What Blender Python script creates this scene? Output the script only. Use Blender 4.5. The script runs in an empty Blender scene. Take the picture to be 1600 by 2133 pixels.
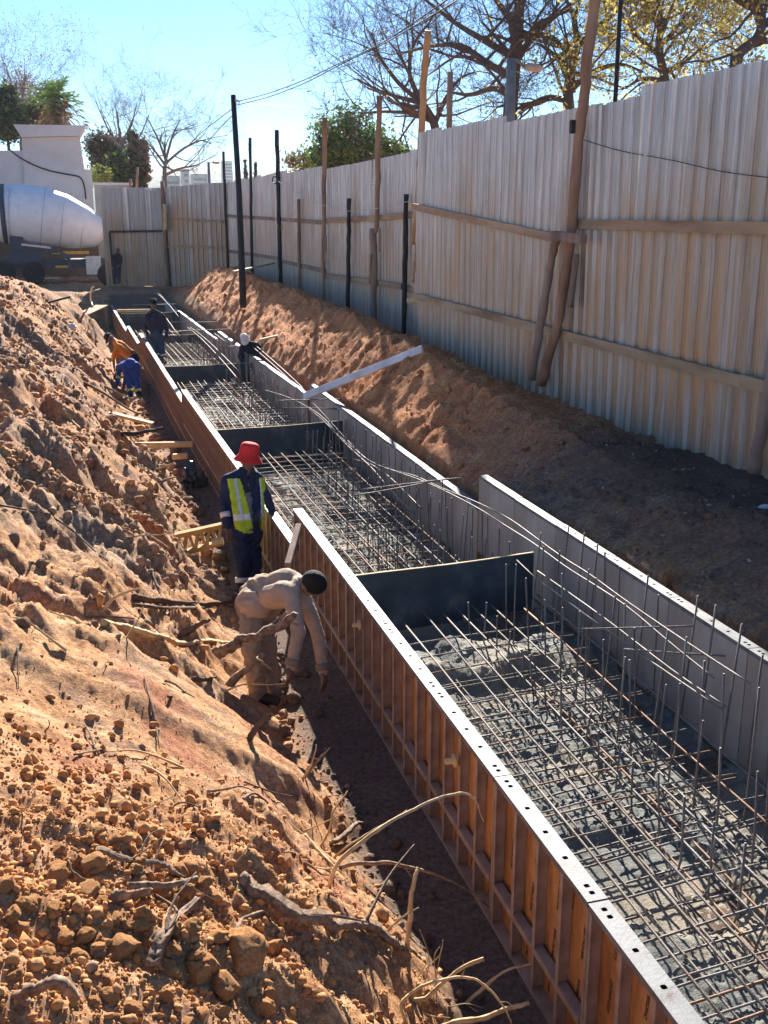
import bpy, bmesh, math, random
import numpy as np
from mathutils import Vector, Matrix
random.seed(7); rng=np.random.default_rng(11)
SC=bpy.context.scene; COL=SC.collection
# ---------------------------------------------------------------- camera
F=2200.; CX,CY=800.,1066.5; H=3.55
PI=math.pi
pitch=math.atan((CY-445)/F); yaw=math.atan(650/math.hypot(F,CY-445))
fwd=np.array([math.sin(yaw)*math.cos(pitch),math.cos(yaw)*math.cos(pitch),-math.sin(pitch)])
rgt=np.array([math.cos(yaw),-math.sin(yaw),0.]); upv=np.cross(rgt,fwd)
CAM=np.array([0,0,H])
def ray(x,y): return fwd+(x-CX)/F*rgt+(CY-y)/F*upv
def J(x,y,k): return CAM+ray(x,y)*k                    # a point of the place k metres away along the view
def atz(x,y,z): d=ray(x,y); return CAM+d*(z-H)/d[2]
def atX(x,y,X): d=ray(x,y); return CAM+d*X/d[0]
def atY(x,y,Y): d=ray(x,y); return CAM+d*Y/d[1]
cd=bpy.data.cameras.new('camera'); cam=bpy.data.objects.new('camera',cd); COL.objects.link(cam)
cam.location=CAM; cam.rotation_euler=(PI/2-pitch,0,-yaw)
cd.sensor_fit='AUTO'; cd.sensor_width=36; cd.lens=36*F/2133; cd.clip_start=.05; cd.clip_end=20000
SC.camera=cam
SC.view_settings.view_transform='Standard'; SC.view_settings.look='None'; SC.view_settings.exposure=1.62; SC.view_settings.gamma=1
# ---------------------------------------------------------------- light
SUN=Vector((.51,1.95,1.0)).normalized()
el=math.asin(SUN.z); az=math.atan2(SUN.x,SUN.y)
w=bpy.data.worlds.new('World'); SC.world=w; w.use_nodes=True
nt=w.node_tree; bg=nt.nodes['Background']; sky=nt.nodes.new('ShaderNodeTexSky'); sky.sky_type='NISHITA'; sky.sun_disc=False
sky.sun_elevation=el; sky.sun_rotation=az; sky.altitude=1500; sky.air_density=1.0; sky.dust_density=.15; sky.ozone_density=2.5
tn=nt.nodes.new('ShaderNodeMix'); tn.data_type='RGBA'; tn.blend_type='MULTIPLY'; tn.inputs[0].default_value=1; nt.links.new(sky.outputs[0],tn.inputs[6]); tn.inputs[7].default_value=(.60,.82,1.0,1); nt.links.new(tn.outputs[2],bg.inputs[0]); bg.inputs[1].default_value=.056
sl=bpy.data.lights.new('sun','SUN'); sl.energy=5.0; sl.angle=math.radians(.53); sl.color=(1,.94,.85)
so=bpy.data.objects.new('sun',sl); COL.objects.link(so); so.rotation_euler=SUN.to_track_quat('Z','Y').to_euler()
# ---------------------------------------------------------------- noise
_P=np.random.default_rng(3).permutation(512); _P=np.concatenate([_P,_P])
_G=np.random.default_rng(4).normal(size=(512,3)); _G/=np.linalg.norm(_G,axis=1)[:,None]
def pn(x,y,z=0.):
    x,y,z=np.broadcast_arrays(np.asarray(x,float),np.asarray(y,float),np.asarray(z,float))
    xi,yi,zi=np.floor(x).astype(int),np.floor(y).astype(int),np.floor(z).astype(int)
    xf,yf,zf_=x-xi,y-yi,z-zi
    f=lambda t:t*t*t*(t*(t*6-15)+10)
    u,v,q=f(xf),f(yf),f(zf_); r=0
    for a in(0,1):
        for b in(0,1):
            for c in(0,1):
                h=_P[(_P[(_P[(xi+a)&511]+yi+b)&511]+zi+c)&511]; g=_G[h]
                r=r+(u if a else 1-u)*(v if b else 1-v)*(q if c else 1-q)*(g[...,0]*(xf-a)+g[...,1]*(yf-b)+g[...,2]*(zf_-c))
    return r*1.6
def fbm(x,y,z=0.,o=4,g=.5):
    r=0;a=1
    for i in range(o): r=r+a*pn(np.asarray(x)*2**i+i*17.3,np.asarray(y)*2**i-i*9.1,np.asarray(z)*2**i); a*=g
    return r
def ss(a,b,x): t=np.clip((x-a)/(b-a),0,1); return t*t*(3-2*t)
# ---------------------------------------------------------------- mesh helpers
class MB:
    def __init__(s): s.v=[];s.f=[];s.n=0;s.m=[]
    def add(s,v,f,mi=0):
        v=np.asarray(v,float); s.v.append(v); s.f+= [tuple(i+s.n for i in q) for q in f]; s.m+=[mi]*len(f); s.n+=len(v); return s
    def box(s,lo,hi,mi=0,M=None):
        x0,y0,z0=lo;x1,y1,z1=hi
        v=np.array([(x0,y0,z0),(x1,y0,z0),(x1,y1,z0),(x0,y1,z0),(x0,y0,z1),(x1,y0,z1),(x1,y1,z1),(x0,y1,z1)])
        if M is not None: v=v@np.array(M.to_3x3()).T+np.array(M.translation)
        return s.add(v,[(0,3,2,1),(4,5,6,7),(0,1,5,4),(1,2,6,5),(2,3,7,6),(3,0,4,7)],mi)
    def bar(s,a,b,wd,ht,mi=0,upd=(0,0,1)):
        a=np.array(a,float);b=np.array(b,float);d=b-a;L=np.linalg.norm(d);d/=L
        u=np.array(upd,float);u=u-d*(u@d)
        if np.linalg.norm(u)<1e-6: u=np.array([1.,0,0])-d*d[0]
        u/=np.linalg.norm(u);r=np.cross(d,u)
        M=np.stack([r,d,u],1)
        v=np.array([(x,y,z) for z in(-ht/2,ht/2) for (x,y) in((-wd/2,0),(wd/2,0),(wd/2,L),(-wd/2,L))])@M.T+a
        return s.add(v,[(0,3,2,1),(4,5,6,7),(0,1,5,4),(1,2,6,5),(2,3,7,6),(3,0,4,7)],mi)
    def tube(s,P,R,n=8,mi=0,cap=True,jit=0):
        P=np.asarray(P,float);k=len(P);R=np.broadcast_to(np.asarray(R,float),(k,))
        T=np.gradient(P,axis=0) if k>2 else np.repeat((P[1]-P[0])[None],2,0)
        T/=np.linalg.norm(T,axis=1)[:,None]+1e-12
        u=np.array([0,0,1.]) if abs(T[0][2])<.9 else np.array([1.,0,0])
        vs=[]
        an=np.arange(n)*2*PI/n
        for i in range(k):
            u=u-T[i]*(u@T[i]);u/=np.linalg.norm(u)+1e-12;r=np.cross(T[i],u)
            rr=R[i]*(1+(rng.normal(size=n)*jit if jit else 0))
            vs.append(P[i]+(np.cos(an)*rr)[:,None]*u+(np.sin(an)*rr)[:,None]*r)
        f=[(i*n+j,i*n+(j+1)%n,(i+1)*n+(j+1)%n,(i+1)*n+j) for i in range(k-1) for j in range(n)]
        if cap: f+=[tuple(range(n))[::-1],tuple((k-1)*n+j for j in range(n))]
        return s.add(np.concatenate(vs),f,mi)
    def lathe(s,prof,n=24,mi=0,c=(0,0,0),M=None):
        an=np.arange(n)*2*PI/n;v=[]
        for r,z in prof: v+= [(math.cos(a)*r,math.sin(a)*r,z) for a in an]
        v=np.array(v)
        if M is not None: v=v@np.array(M.to_3x3()).T+np.array(M.translation)
        v=v+np.array(c);k=len(prof)
        f=[(i*n+j,i*n+(j+1)%n,(i+1)*n+(j+1)%n,(i+1)*n+j) for i in range(k-1) for j in range(n)]
        f+=[tuple(range(n))[::-1],tuple((k-1)*n+j for j in range(n))]
        return s.add(v,f,mi)
    def prism(s,poly,z0,z1,mi=0,M=None):
        n=len(poly);v=np.array([(x,y,z0) for x,y in poly]+[(x,y,z1) for x,y in poly])
        if M is not None: v=v@np.array(M.to_3x3()).T+np.array(M.translation)
        return s.add(v,[tuple(range(n))[::-1],tuple(range(n,2*n))]+[(i,(i+1)%n,n+(i+1)%n,n+i) for i in range(n)],mi)
    def mesh(s,name,smooth=False):
        me=bpy.data.meshes.new(name); me.from_pydata(np.concatenate(s.v).tolist(),[],s.f); 
        if any(s.m): me.polygons.foreach_set('material_index',s.m)
        if smooth: me.polygons.foreach_set('use_smooth',[True]*len(me.polygons))
        me.update(); return me
    def obj(s,name,mats,parent=None,smooth=False):
        return link(name,s.mesh(name,smooth),mats,parent)
def link(name,me,mats,parent=None):
    for m in (mats if isinstance(mats,(list,tuple)) else [mats]):
        if len(me.materials)<(len(mats) if isinstance(mats,(list,tuple)) else 1): me.materials.append(m)
    o=bpy.data.objects.new(name,me); COL.objects.link(o)
    if parent is not None: o.parent=parent
    return o
def tag(o,label=None,cat=None,group=None,kind=None):
    for k,v in(('label',label),('category',cat),('group',group),('kind',kind)):
        if v: o[k]=v
    return o
def thing(name,label,cat,loc=(0,0,0),rz=0,group=None):
    o=bpy.data.objects.new(name,None); COL.objects.link(o); o.location=loc; o.rotation_euler=(0,0,rz); o.empty_display_size=.1
    return tag(o,label,cat,group)
def pchild(name,mb,mats,parent,smooth=False):
    """child mesh given in world space under an Empty that is only translated/rotated about z"""
    o=mb.obj(name,mats,parent,smooth); 
    M=Matrix.Translation(parent.location)@Matrix.Rotation(parent.rotation_euler[2],4,'Z')
    o.data.transform(M.inverted()); return o
def dup(root,loc=None,rz=None,label=None,group=None):
    r=root.copy(); COL.objects.link(r)
    if loc is not None: r.location=loc
    if rz is not None: r.rotation_euler=(0,0,rz)
    if label: r['label']=label
    if group: r['group']=group
    for ch in list(root.children):
        c=ch.copy(); COL.objects.link(c); c.parent=r
        for g in list(ch.children):
            d=g.copy(); COL.objects.link(d); d.parent=c
    return r
# ---------------------------------------------------------------- materials
def mat(name,col,rough=.8,metal=0.,bump=0.,bscale=30.,ramp=None,nscale=4.,detail=6.,spec=.3,dist=.02,coord='Object',stretch=None,rvar=0.):
    """ramp: list of (pos,rgb) driven by noise; otherwise plain colour with slight mottling"""
    m=bpy.data.materials.new(name); m.use_nodes=True; t=m.node_tree; b=t.nodes['Principled BSDF']
    b.inputs['Roughness'].default_value=rough; b.inputs['Metallic'].default_value=metal; b.inputs['Specular IOR Level'].default_value=spec
    tc=t.nodes.new('ShaderNodeTexCoord'); mp=t.nodes.new('ShaderNodeMapping'); t.links.new(tc.outputs[coord],mp.inputs[0])
    if stretch: mp.inputs['Scale'].default_value=stretch
    n=t.nodes.new('ShaderNodeTexNoise'); n.inputs['Scale'].default_value=nscale; n.inputs['Detail'].default_value=detail; n.inputs['Roughness'].default_value=.6
    t.links.new(mp.outputs[0],n.inputs[0])
    cr=t.nodes.new('ShaderNodeValToRGB'); t.links.new(n.outputs[0],cr.inputs[0])
    if ramp is None: ramp=[(.3,tuple(c*.78 for c in col)),(.7,tuple(min(1,c*1.18) for c in col))]
    e=cr.color_ramp.elements
    while len(e)<len(ramp): e.new(.5)
    for q,(p,c) in zip(e,ramp): q.position=p; q.color=(*c,1)
    t.links.new(cr.outputs[0],b.inputs['Base Color'])
    if bump:
        n2=t.nodes.new('ShaderNodeTexNoise'); n2.inputs['Scale'].default_value=bscale; n2.inputs['Detail'].default_value=8; n2.inputs['Roughness'].default_value=.65
        t.links.new(mp.outputs[0],n2.inputs[0])
        bp=t.nodes.new('ShaderNodeBump'); bp.inputs['Strength'].default_value=bump; bp.inputs['Distance'].default_value=dist
        t.links.new(n2.outputs[0],bp.inputs['Height']); t.links.new(bp.outputs[0],b.inputs['Normal'])
    if rvar:
        mr=t.nodes.new('ShaderNodeMapRange'); mr.inputs[3].default_value=rough-rvar; mr.inputs[4].default_value=rough+rvar
        t.links.new(n.outputs[0],mr.inputs[0]); t.links.new(mr.outputs[0],b.inputs['Roughness'])
    return m
def mixnode(t,a,b,f,mode='MIX'):
    x=t.nodes.new('ShaderNodeMix'); x.data_type='RGBA'; x.blend_type=mode
    for s,i in((f,0),(a,6),(b,7)):
        if hasattr(s,'is_linked'): t.links.new(s,x.inputs[i])
        else: x.inputs[i].default_value=s if i==0 else (*s,1)
    return x.outputs[2]
def noisenode(t,co,scale,detail=5,rough=.6,stretch=None):
    if stretch:
        mp=t.nodes.new('ShaderNodeMapping'); mp.inputs['Scale'].default_value=stretch; t.links.new(co,mp.inputs[0]); co=mp.outputs[0]
    n=t.nodes.new('ShaderNodeTexNoise'); n.inputs['Scale'].default_value=scale; n.inputs['Detail'].default_value=detail; n.inputs['Roughness'].default_value=rough
    t.links.new(co,n.inputs[0]); return n.outputs[0]
def rampnode(t,f,stops,interp='LINEAR'):
    c=t.nodes.new('ShaderNodeValToRGB'); c.color_ramp.interpolation=interp; e=c.color_ramp.elements
    while len(e)<len(stops): e.new(.5)
    for q,(p,v) in zip(e,stops): q.position=p; q.color=(*(v if hasattr(v,'__len__') else (v,v,v)),1)
    t.links.new(f,c.inputs[0]); return c.outputs[0]
def newmat(name,rough=.8,metal=0,spec=.3):
    m=bpy.data.materials.new(name); m.use_nodes=True; t=m.node_tree; b=t.nodes['Principled BSDF']
    b.inputs['Roughness'].default_value=rough; b.inputs['Metallic'].default_value=metal; b.inputs['Specular IOR Level'].default_value=spec
    tc=t.nodes.new('ShaderNodeTexCoord'); return m,t,b,tc.outputs['Object']
def soil_material():
    m,t,b,co=newmat('soil',.95,0,.15)
    n1=noisenode(t,co,.55,4,.6); n2=noisenode(t,co,3.5,8,.65); n3=noisenode(t,co,28,6,.7)
    c1=rampnode(t,n2,[(.26,(.32,.15,.07)),(.43,(.53,.265,.12)),(.58,(.63,.355,.18)),(.76,(.71,.47,.29))])
    c2=rampnode(t,n2,[(.3,(.24,.16,.115)),(.5,(.41,.285,.195)),(.72,(.56,.42,.30))])
    f=rampnode(t,n1,[(.47,0.),(.64,.85)])
    sy=t.nodes.new('ShaderNodeSeparateXYZ'); t.links.new(co,sy.inputs[0])
    ny=t.nodes.new('ShaderNodeMapRange'); ny.inputs[1].default_value=3.4; ny.inputs[2].default_value=5.4; ny.inputs[3].default_value=.12; t.links.new(sy.outputs[1],ny.inputs[0])
    fq=t.nodes.new('ShaderNodeMath'); fq.operation='MULTIPLY'; t.links.new(f,fq.inputs[0]); t.links.new(ny.outputs[0],fq.inputs[1])
    c=mixnode(t,c1,c2,fq.outputs[0])
    mpr=t.nodes.new('ShaderNodeMapping'); mpr.inputs['Rotation'].default_value=(0,0,math.radians(-53)); mpr.inputs['Scale'].default_value=(2.2,9,4); t.links.new(co,mpr.inputs[0])
    ns=t.nodes.new('ShaderNodeTexNoise'); ns.inputs['Scale'].default_value=1.; ns.inputs['Detail'].default_value=8; ns.inputs['Roughness'].default_value=.68; t.links.new(mpr.outputs[0],ns.inputs[0])
    yf=t.nodes.new('ShaderNodeMapRange'); yf.inputs[1].default_value=6; yf.inputs[2].default_value=14; yf.inputs[3].default_value=0; yf.inputs[4].default_value=.05; t.links.new(sy.outputs[1],yf.inputs[0]); ya=t.nodes.new('ShaderNodeMath'); ya.operation='ADD'; t.links.new(ns.outputs[0],ya.inputs[0]); t.links.new(yf.outputs[0],ya.inputs[1]); fs=rampnode(t,ya.outputs[0],[(.50,0.),(.66,.85)]); c=mixnode(t,c,(.25,.15,.11),fs)
    # red patches
    n4=noisenode(t,co,1.7,5,.6); fr=rampnode(t,n4,[(.53,0.),(.68,.65)])
    c=mixnode(t,c,(.42,.15,.085),fr)
    # right-hand bank: browner topsoil, darkened to paint in the fence's shade
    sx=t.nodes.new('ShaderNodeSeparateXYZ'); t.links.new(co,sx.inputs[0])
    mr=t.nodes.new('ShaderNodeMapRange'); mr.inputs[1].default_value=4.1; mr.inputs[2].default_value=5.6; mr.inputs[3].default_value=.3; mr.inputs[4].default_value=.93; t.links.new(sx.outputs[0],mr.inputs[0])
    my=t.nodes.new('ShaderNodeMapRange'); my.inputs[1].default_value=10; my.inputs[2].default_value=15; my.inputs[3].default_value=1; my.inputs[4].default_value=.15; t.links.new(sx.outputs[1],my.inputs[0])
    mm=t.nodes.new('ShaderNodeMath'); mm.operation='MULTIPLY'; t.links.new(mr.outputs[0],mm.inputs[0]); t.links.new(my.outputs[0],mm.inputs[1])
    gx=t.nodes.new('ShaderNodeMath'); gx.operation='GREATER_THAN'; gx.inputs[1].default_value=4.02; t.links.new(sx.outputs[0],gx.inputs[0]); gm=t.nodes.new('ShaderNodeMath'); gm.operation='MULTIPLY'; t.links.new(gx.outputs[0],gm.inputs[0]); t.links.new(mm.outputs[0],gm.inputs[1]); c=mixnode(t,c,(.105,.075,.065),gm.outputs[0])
    md=t.nodes.new('ShaderNodeMapRange'); md.inputs[1].default_value=4.0; md.inputs[2].default_value=4.3; md.inputs[4].default_value=.85; t.links.new(sx.outputs[0],md.inputs[0]); m2=t.nodes.new('ShaderNodeMath'); m2.operation='MULTIPLY'; t.links.new(md.outputs[0],m2.inputs[0]); my2=t.nodes.new('ShaderNodeMapRange'); my2.inputs[1].default_value=10; my2.inputs[2].default_value=13; t.links.new(sx.outputs[1],my2.inputs[0]); t.links.new(my2.outputs[0],m2.inputs[1]); rd=rampnode(t,n2,[(.3,(.38,.13,.052)),(.5,(.66,.26,.10)),(.7,(.76,.39,.17))]); c=mixnode(t,c,rd,m2.outputs[0])
    # floor of the working trench: shadow beside the formwork painted into the soil colour
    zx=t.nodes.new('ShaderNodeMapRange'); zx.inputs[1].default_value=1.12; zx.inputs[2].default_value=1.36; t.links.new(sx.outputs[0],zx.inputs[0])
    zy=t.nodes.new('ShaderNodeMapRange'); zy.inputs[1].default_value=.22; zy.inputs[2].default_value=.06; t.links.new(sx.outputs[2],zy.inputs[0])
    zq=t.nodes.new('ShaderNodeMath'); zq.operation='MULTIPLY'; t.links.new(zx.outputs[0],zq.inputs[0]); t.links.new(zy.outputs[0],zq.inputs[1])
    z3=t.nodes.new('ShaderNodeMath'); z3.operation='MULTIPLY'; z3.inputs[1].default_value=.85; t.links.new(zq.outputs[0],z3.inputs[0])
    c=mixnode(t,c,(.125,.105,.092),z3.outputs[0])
    n7=noisenode(t,co,95,4,.7); s7=rampnode(t,n7,[(.36,.6),(.6,1.15)]); c=mixnode(t,c,s7,.8,'MULTIPLY'); sp=rampnode(t,n3,[(.35,.62),(.62,1.22)])
    c=mixnode(t,c,sp,1.0,'MULTIPLY')
    t.links.new(c,b.inputs['Base Color'])
    n5=noisenode(t,co,60,8,.75); bp=t.nodes.new('ShaderNodeBump'); bp.inputs['Strength'].default_value=.8; bp.inputs['Distance'].default_value=.02
    n6=noisenode(t,co,14,6,.7); ad=t.nodes.new('ShaderNodeMath'); ad.operation='ADD'; t.links.new(n5,ad.inputs[0]); t.links.new(n6,ad.inputs[1])
    t.links.new(ad.outputs[0],bp.inputs['Height']); t.links.new(bp.outputs[0],b.inputs['Normal'])
    return m
M={}
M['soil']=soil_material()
M['clod']=mat('clod_earth',(.42,.2,.085),.95,0,.8,40,ramp=[(.3,(.30,.135,.055)),(.5,(.52,.25,.10)),(.72,(.66,.37,.17))],nscale=9,spec=.12,dist=.012)
M['topsoil']=mat('grey_earth',(.3,.2,.13),.95,0,.8,40,ramp=[(.3,(.13,.08,.055)),(.5,(.29,.185,.12)),(.72,(.43,.30,.2))],nscale=9,spec=.12,dist=.012)
M['root']=mat('root_bark',(.3,.21,.14),.85,0,.9,50,ramp=[(.3,(.10,.06,.04)),(.5,(.24,.155,.10)),(.72,(.42,.30,.20))],nscale=26,dist=.006)
M['root_pale']=mat('root_pale',(.55,.40,.22),.8,0,.6,60,ramp=[(.3,(.36,.23,.10)),(.55,(.58,.41,.21)),(.75,(.68,.52,.32))],nscale=16,dist=.004)
M['root_dark']=mat('root_dark',(.13,.085,.06),.85,0,.8,50,nscale=20,dist=.006)
def ply_back():
    m,t,b,co=newmat('formwork_ply',.5,0,.4)
    n=noisenode(t,co,2.5,6,.6,(1,1,.5)); n2=noisenode(t,co,14,6,.7,(1,1,.25))
    c=rampnode(t,n,[(.3,(.34,.15,.055)),(.5,(.53,.25,.085)),(.7,(.64,.34,.135))])
    d=rampnode(t,n2,[(.32,.55),(.6,1.1)]); c=mixnode(t,c,d,1.,'MULTIPLY')
    # faded illegible dark stamped rows running up the sheet
    sx=t.nodes.new('ShaderNodeSeparateXYZ'); t.links.new(co,sx.inputs[0])
    def mth(op,a,bb=None):
        q=t.nodes.new('ShaderNodeMath'); q.operation=op
        for i,s in enumerate((a,bb)):
            if s is None: continue
            if hasattr(s,'is_linked'): t.links.new(s,q.inputs[i])
            else: q.inputs[i].default_value=s
        return q.outputs[0]
    sk=mth('ADD',sx.outputs[1],mth('MULTIPLY',sx.outputs[2],.10))
    fr=mth('FRACT',mth('MULTIPLY',sk,7.7))
    row=mth('LESS_THAN',mth('ABSOLUTE',mth('SUBTRACT',fr,.5)),.09)
    blk=mth('LESS_THAN',mth('FRACT',mth('ADD',mth('MULTIPLY',sx.outputs[2],3.6),mth('MULTIPLY',mth('FLOOR',mth('MULTIPLY',sk,7.7)),.37))),.62)
    nz=noisenode(t,co,90,2,.5,(1,1,.6)); ink=mth('GREATER_THAN',nz,.42)
    k=mth('MULTIPLY',mth('MULTIPLY',row,blk),mth('MULTIPLY',ink,.9))
    c=mixnode(t,c,(.06,.03,.02),k)
    t.links.new(c,b.inputs['Base Color'])
    bp=t.nodes.new('ShaderNodeBump'); bp.inputs['Strength'].default_value=.25; bp.inputs['Distance'].default_value=.01; t.links.new(n2,bp.inputs['Height']); t.links.new(bp.outputs[0],b.inputs['Normal'])
    return m
M['ply']=ply_back()
M['plyface']=mat('formwork_face',(.3,.25,.21),.6,0,.15,20,ramp=[(.3,(.22,.19,.165)),(.5,(.36,.31,.27)),(.7,(.50,.45,.40))],nscale=1.6,detail=9,spec=.4,stretch=(1,1,.4))
M['steel_rail']=mat('galvanised_rail',(.5,.5,.51),.6,.2,.12,60,ramp=[(.30,(.085,.075,.065)),(.42,(.165,.165,.165)),(.58,(.20,.20,.205)),(.72,(.26,.26,.26))],nscale=9,detail=9,spec=.25,rvar=.12)
M['rib']=mat('rusty_rib',(.3,.19,.13),.6,.15,.25,40,ramp=[(.3,(.24,.16,.115)),(.5,(.36,.265,.205)),(.7,(.46,.37,.30))],nscale=6,spec=.4)
M['hole']=mat('hole_dark',(.02,.02,.022),.9)
M['board']=mat('film_faced_board',(.035,.045,.06),.38,0,.12,12,ramp=[(.3,(.03,.042,.056)),(.5,(.055,.075,.09)),(.6,(.095,.115,.125)),(.72,(.19,.195,.19))],nscale=2.8,detail=10,spec=.5,rvar=.15)
M['board_edge']=mat('raw_board_edge',(.62,.47,.27),.8,0,.3,60)
def concrete():
    m,t,b,co=newmat('wet_concrete',.7,0,.25)
    n=noisenode(t,co,3,6,.65); n2=noisenode(t,co,55,6,.7); n3=noisenode(t,co,1.1,4,.6)
    c=rampnode(t,n,[(.3,(.10,.105,.105)),(.5,(.17,.178,.165)),(.7,(.25,.25,.215))])
    g=rampnode(t,n3,[(.5,0.),(.62,.8)]); c=mixnode(t,c,(.36,.30,.22),g)
    d=rampnode(t,n2,[(.3,.6),(.65,1.2)]); c=mixnode(t,c,d,1.,'MULTIPLY')
    t.links.new(c,b.inputs['Base Color'])
    r=rampnode(t,n,[(.35,.62),(.6,.9)]); t.links.new(r,b.inputs['Roughness'])
    bp=t.nodes.new('ShaderNodeBump'); bp.inputs['Strength'].default_value=.8; bp.inputs['Distance'].default_value=.015; t.links.new(n2,bp.inputs['Height']); t.links.new(bp.outputs[0],b.inputs['Normal'])
    return m
M['concrete']=concrete()
M['rebar']=mat('rebar_steel',(.2,.17,.16),.6,.3,.3,120,ramp=[(.3,(.13,.09,.07)),(.5,(.2,.17,.15)),(.7,(.27,.25,.235))],nscale=3,detail=5,spec=.2)
M['rebar_rust']=mat('rebar_rusty',(.3,.16,.09),.7,.3,.3,120,ramp=[(.3,(.20,.09,.045)),(.5,(.30,.16,.09)),(.7,(.38,.28,.21))],nscale=3,spec=.4)
def sheet_material(wr=1.):
    m,t,b,co=newmat('weathered_galvanised_sheet',.36,.6,.5)
    sx=t.nodes.new('ShaderNodeSeparateXYZ'); t.links.new(co,sx.inputs[0])
    oi=t.nodes.new('ShaderNodeObjectInfo')
    ad=t.nodes.new('ShaderNodeVectorMath'); ad.operation='ADD'; t.links.new(co,ad.inputs[0])
    cb=t.nodes.new('ShaderNodeCombineXYZ'); ml=t.nodes.new('ShaderNodeMath'); ml.operation='MULTIPLY'; ml.inputs[1].default_value=37.; t.links.new(oi.outputs['Random'],ml.inputs[0])
    t.links.new(ml.outputs[0],cb.inputs[1]); t.links.new(cb.outputs[0],ad.inputs[1]); co2=ad.outputs[0]
    n=noisenode(t,co2,2.6,7,.65,(1,1,.16)); n2=noisenode(t,co2,1.2,4,.6,(1,1,.5)); n3=noisenode(t,co2,26,5,.75,(1,1,.035))
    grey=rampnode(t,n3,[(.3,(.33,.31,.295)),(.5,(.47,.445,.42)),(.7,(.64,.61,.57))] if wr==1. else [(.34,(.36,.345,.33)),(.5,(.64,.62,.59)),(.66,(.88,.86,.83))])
    tn_=rampnode(t,n3,[(.3,(.30,.225,.165)),(.5,(.44,.35,.265)),(.72,(.62,.52,.42))]); tv=rampnode(t,n,[(.3,.72),(.65,1.08)]); tan=mixnode(t,tn_,tv,1.,'MULTIPLY')
    rust=rampnode(t,n,[(.50,0.),(.62,.8)])
    # weathering plus painted reflection of sunlit soil, tan up from the foot, ragged per sheet
    h=t.nodes.new('ShaderNodeMath'); h.operation='ADD'; t.links.new(sx.outputs[2],h.inputs[0])
    k=t.nodes.new('ShaderNodeMath'); k.operation='MULTIPLY_ADD'; k.inputs[1].default_value=3.4; k.inputs[2].default_value=-1.7; t.links.new(n2,k.inputs[0]); t.links.new(k.outputs[0],h.inputs[1])
    h2=t.nodes.new('ShaderNodeMath'); h2.operation='MULTIPLY_ADD'; h2.inputs[1].default_value=1.6; h2.inputs[2].default_value=-.8; t.links.new(oi.outputs['Random'],h2.inputs[0])
    h3=t.nodes.new('ShaderNodeMath'); h3.operation='ADD'; t.links.new(h.outputs[0],h3.inputs[0]); t.links.new(h2.outputs[0],h3.inputs[1])
    mr=t.nodes.new('ShaderNodeMapRange'); mr.inputs[1].default_value=3.7; mr.inputs[2].default_value=2.1; t.links.new(h3.outputs[0],mr.inputs[0])
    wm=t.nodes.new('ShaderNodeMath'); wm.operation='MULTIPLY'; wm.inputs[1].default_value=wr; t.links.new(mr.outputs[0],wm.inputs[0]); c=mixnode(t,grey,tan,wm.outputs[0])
    rm=t.nodes.new('ShaderNodeMath'); rm.operation='MULTIPLY'; t.links.new(rust,rm.inputs[0]); t.links.new(wm.outputs[0],rm.inputs[1])
    c=mixnode(t,c,(.46,.28,.14),rm.outputs[0])
    t.links.new(c,b.inputs['Base Color']); r=rampnode(t,n3,[(.3,.38),(.7,.62)]); t.links.new(r,b.inputs['Roughness'])
    return m
M['sheet']=sheet_material(); M['sheet_flank_lit']=sheet_material(.55)   # rib sides less tan and brighter: reflected strips painted into the colour
M['timber']=mat('weathered_timber',(.4,.28,.17),.85,0,.5,40,ramp=[(.3,(.25,.16,.095)),(.5,(.40,.28,.175)),(.7,(.50,.37,.24))],nscale=5,stretch=(1,.15,1),dist=.005)
M['timber_grey']=mat('grey_timber',(.3,.22,.17),.9,0,.5,40,ramp=[(.3,(.17,.115,.09)),(.5,(.28,.2,.155)),(.7,(.38,.29,.24))],nscale=5,stretch=(1,1,.15),dist=.005)
M['timber_new']=mat('new_timber',(.66,.47,.24),.8,0,.4,40,ramp=[(.3,(.50,.33,.14)),(.55,(.68,.49,.25)),(.75,(.76,.60,.38))],nscale=6,dist=.004)
M['pole_dark']=mat('tarred_pole',(.03,.028,.032),.7,0,.3,30)
M['pole_wood']=mat('gum_pole',(.32,.2,.13),.85,0,.5,30,ramp=[(.3,(.17,.09,.06)),(.5,(.33,.2,.13)),(.72,(.46,.33,.22))],nscale=4,stretch=(1,1,.2),dist=.006)
M['pole_orange']=mat('debarked_pole',(.5,.29,.13),.8,0,.4,30,ramp=[(.3,(.34,.17,.07)),(.5,(.5,.29,.13)),(.72,(.58,.40,.24))],nscale=4,stretch=(1,1,.2),dist=.006)
M['wire']=mat('cable',(.03,.03,.035),.6)
M['wire_pale']=mat('pale_wire',(.55,.5,.45),.6)
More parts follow.
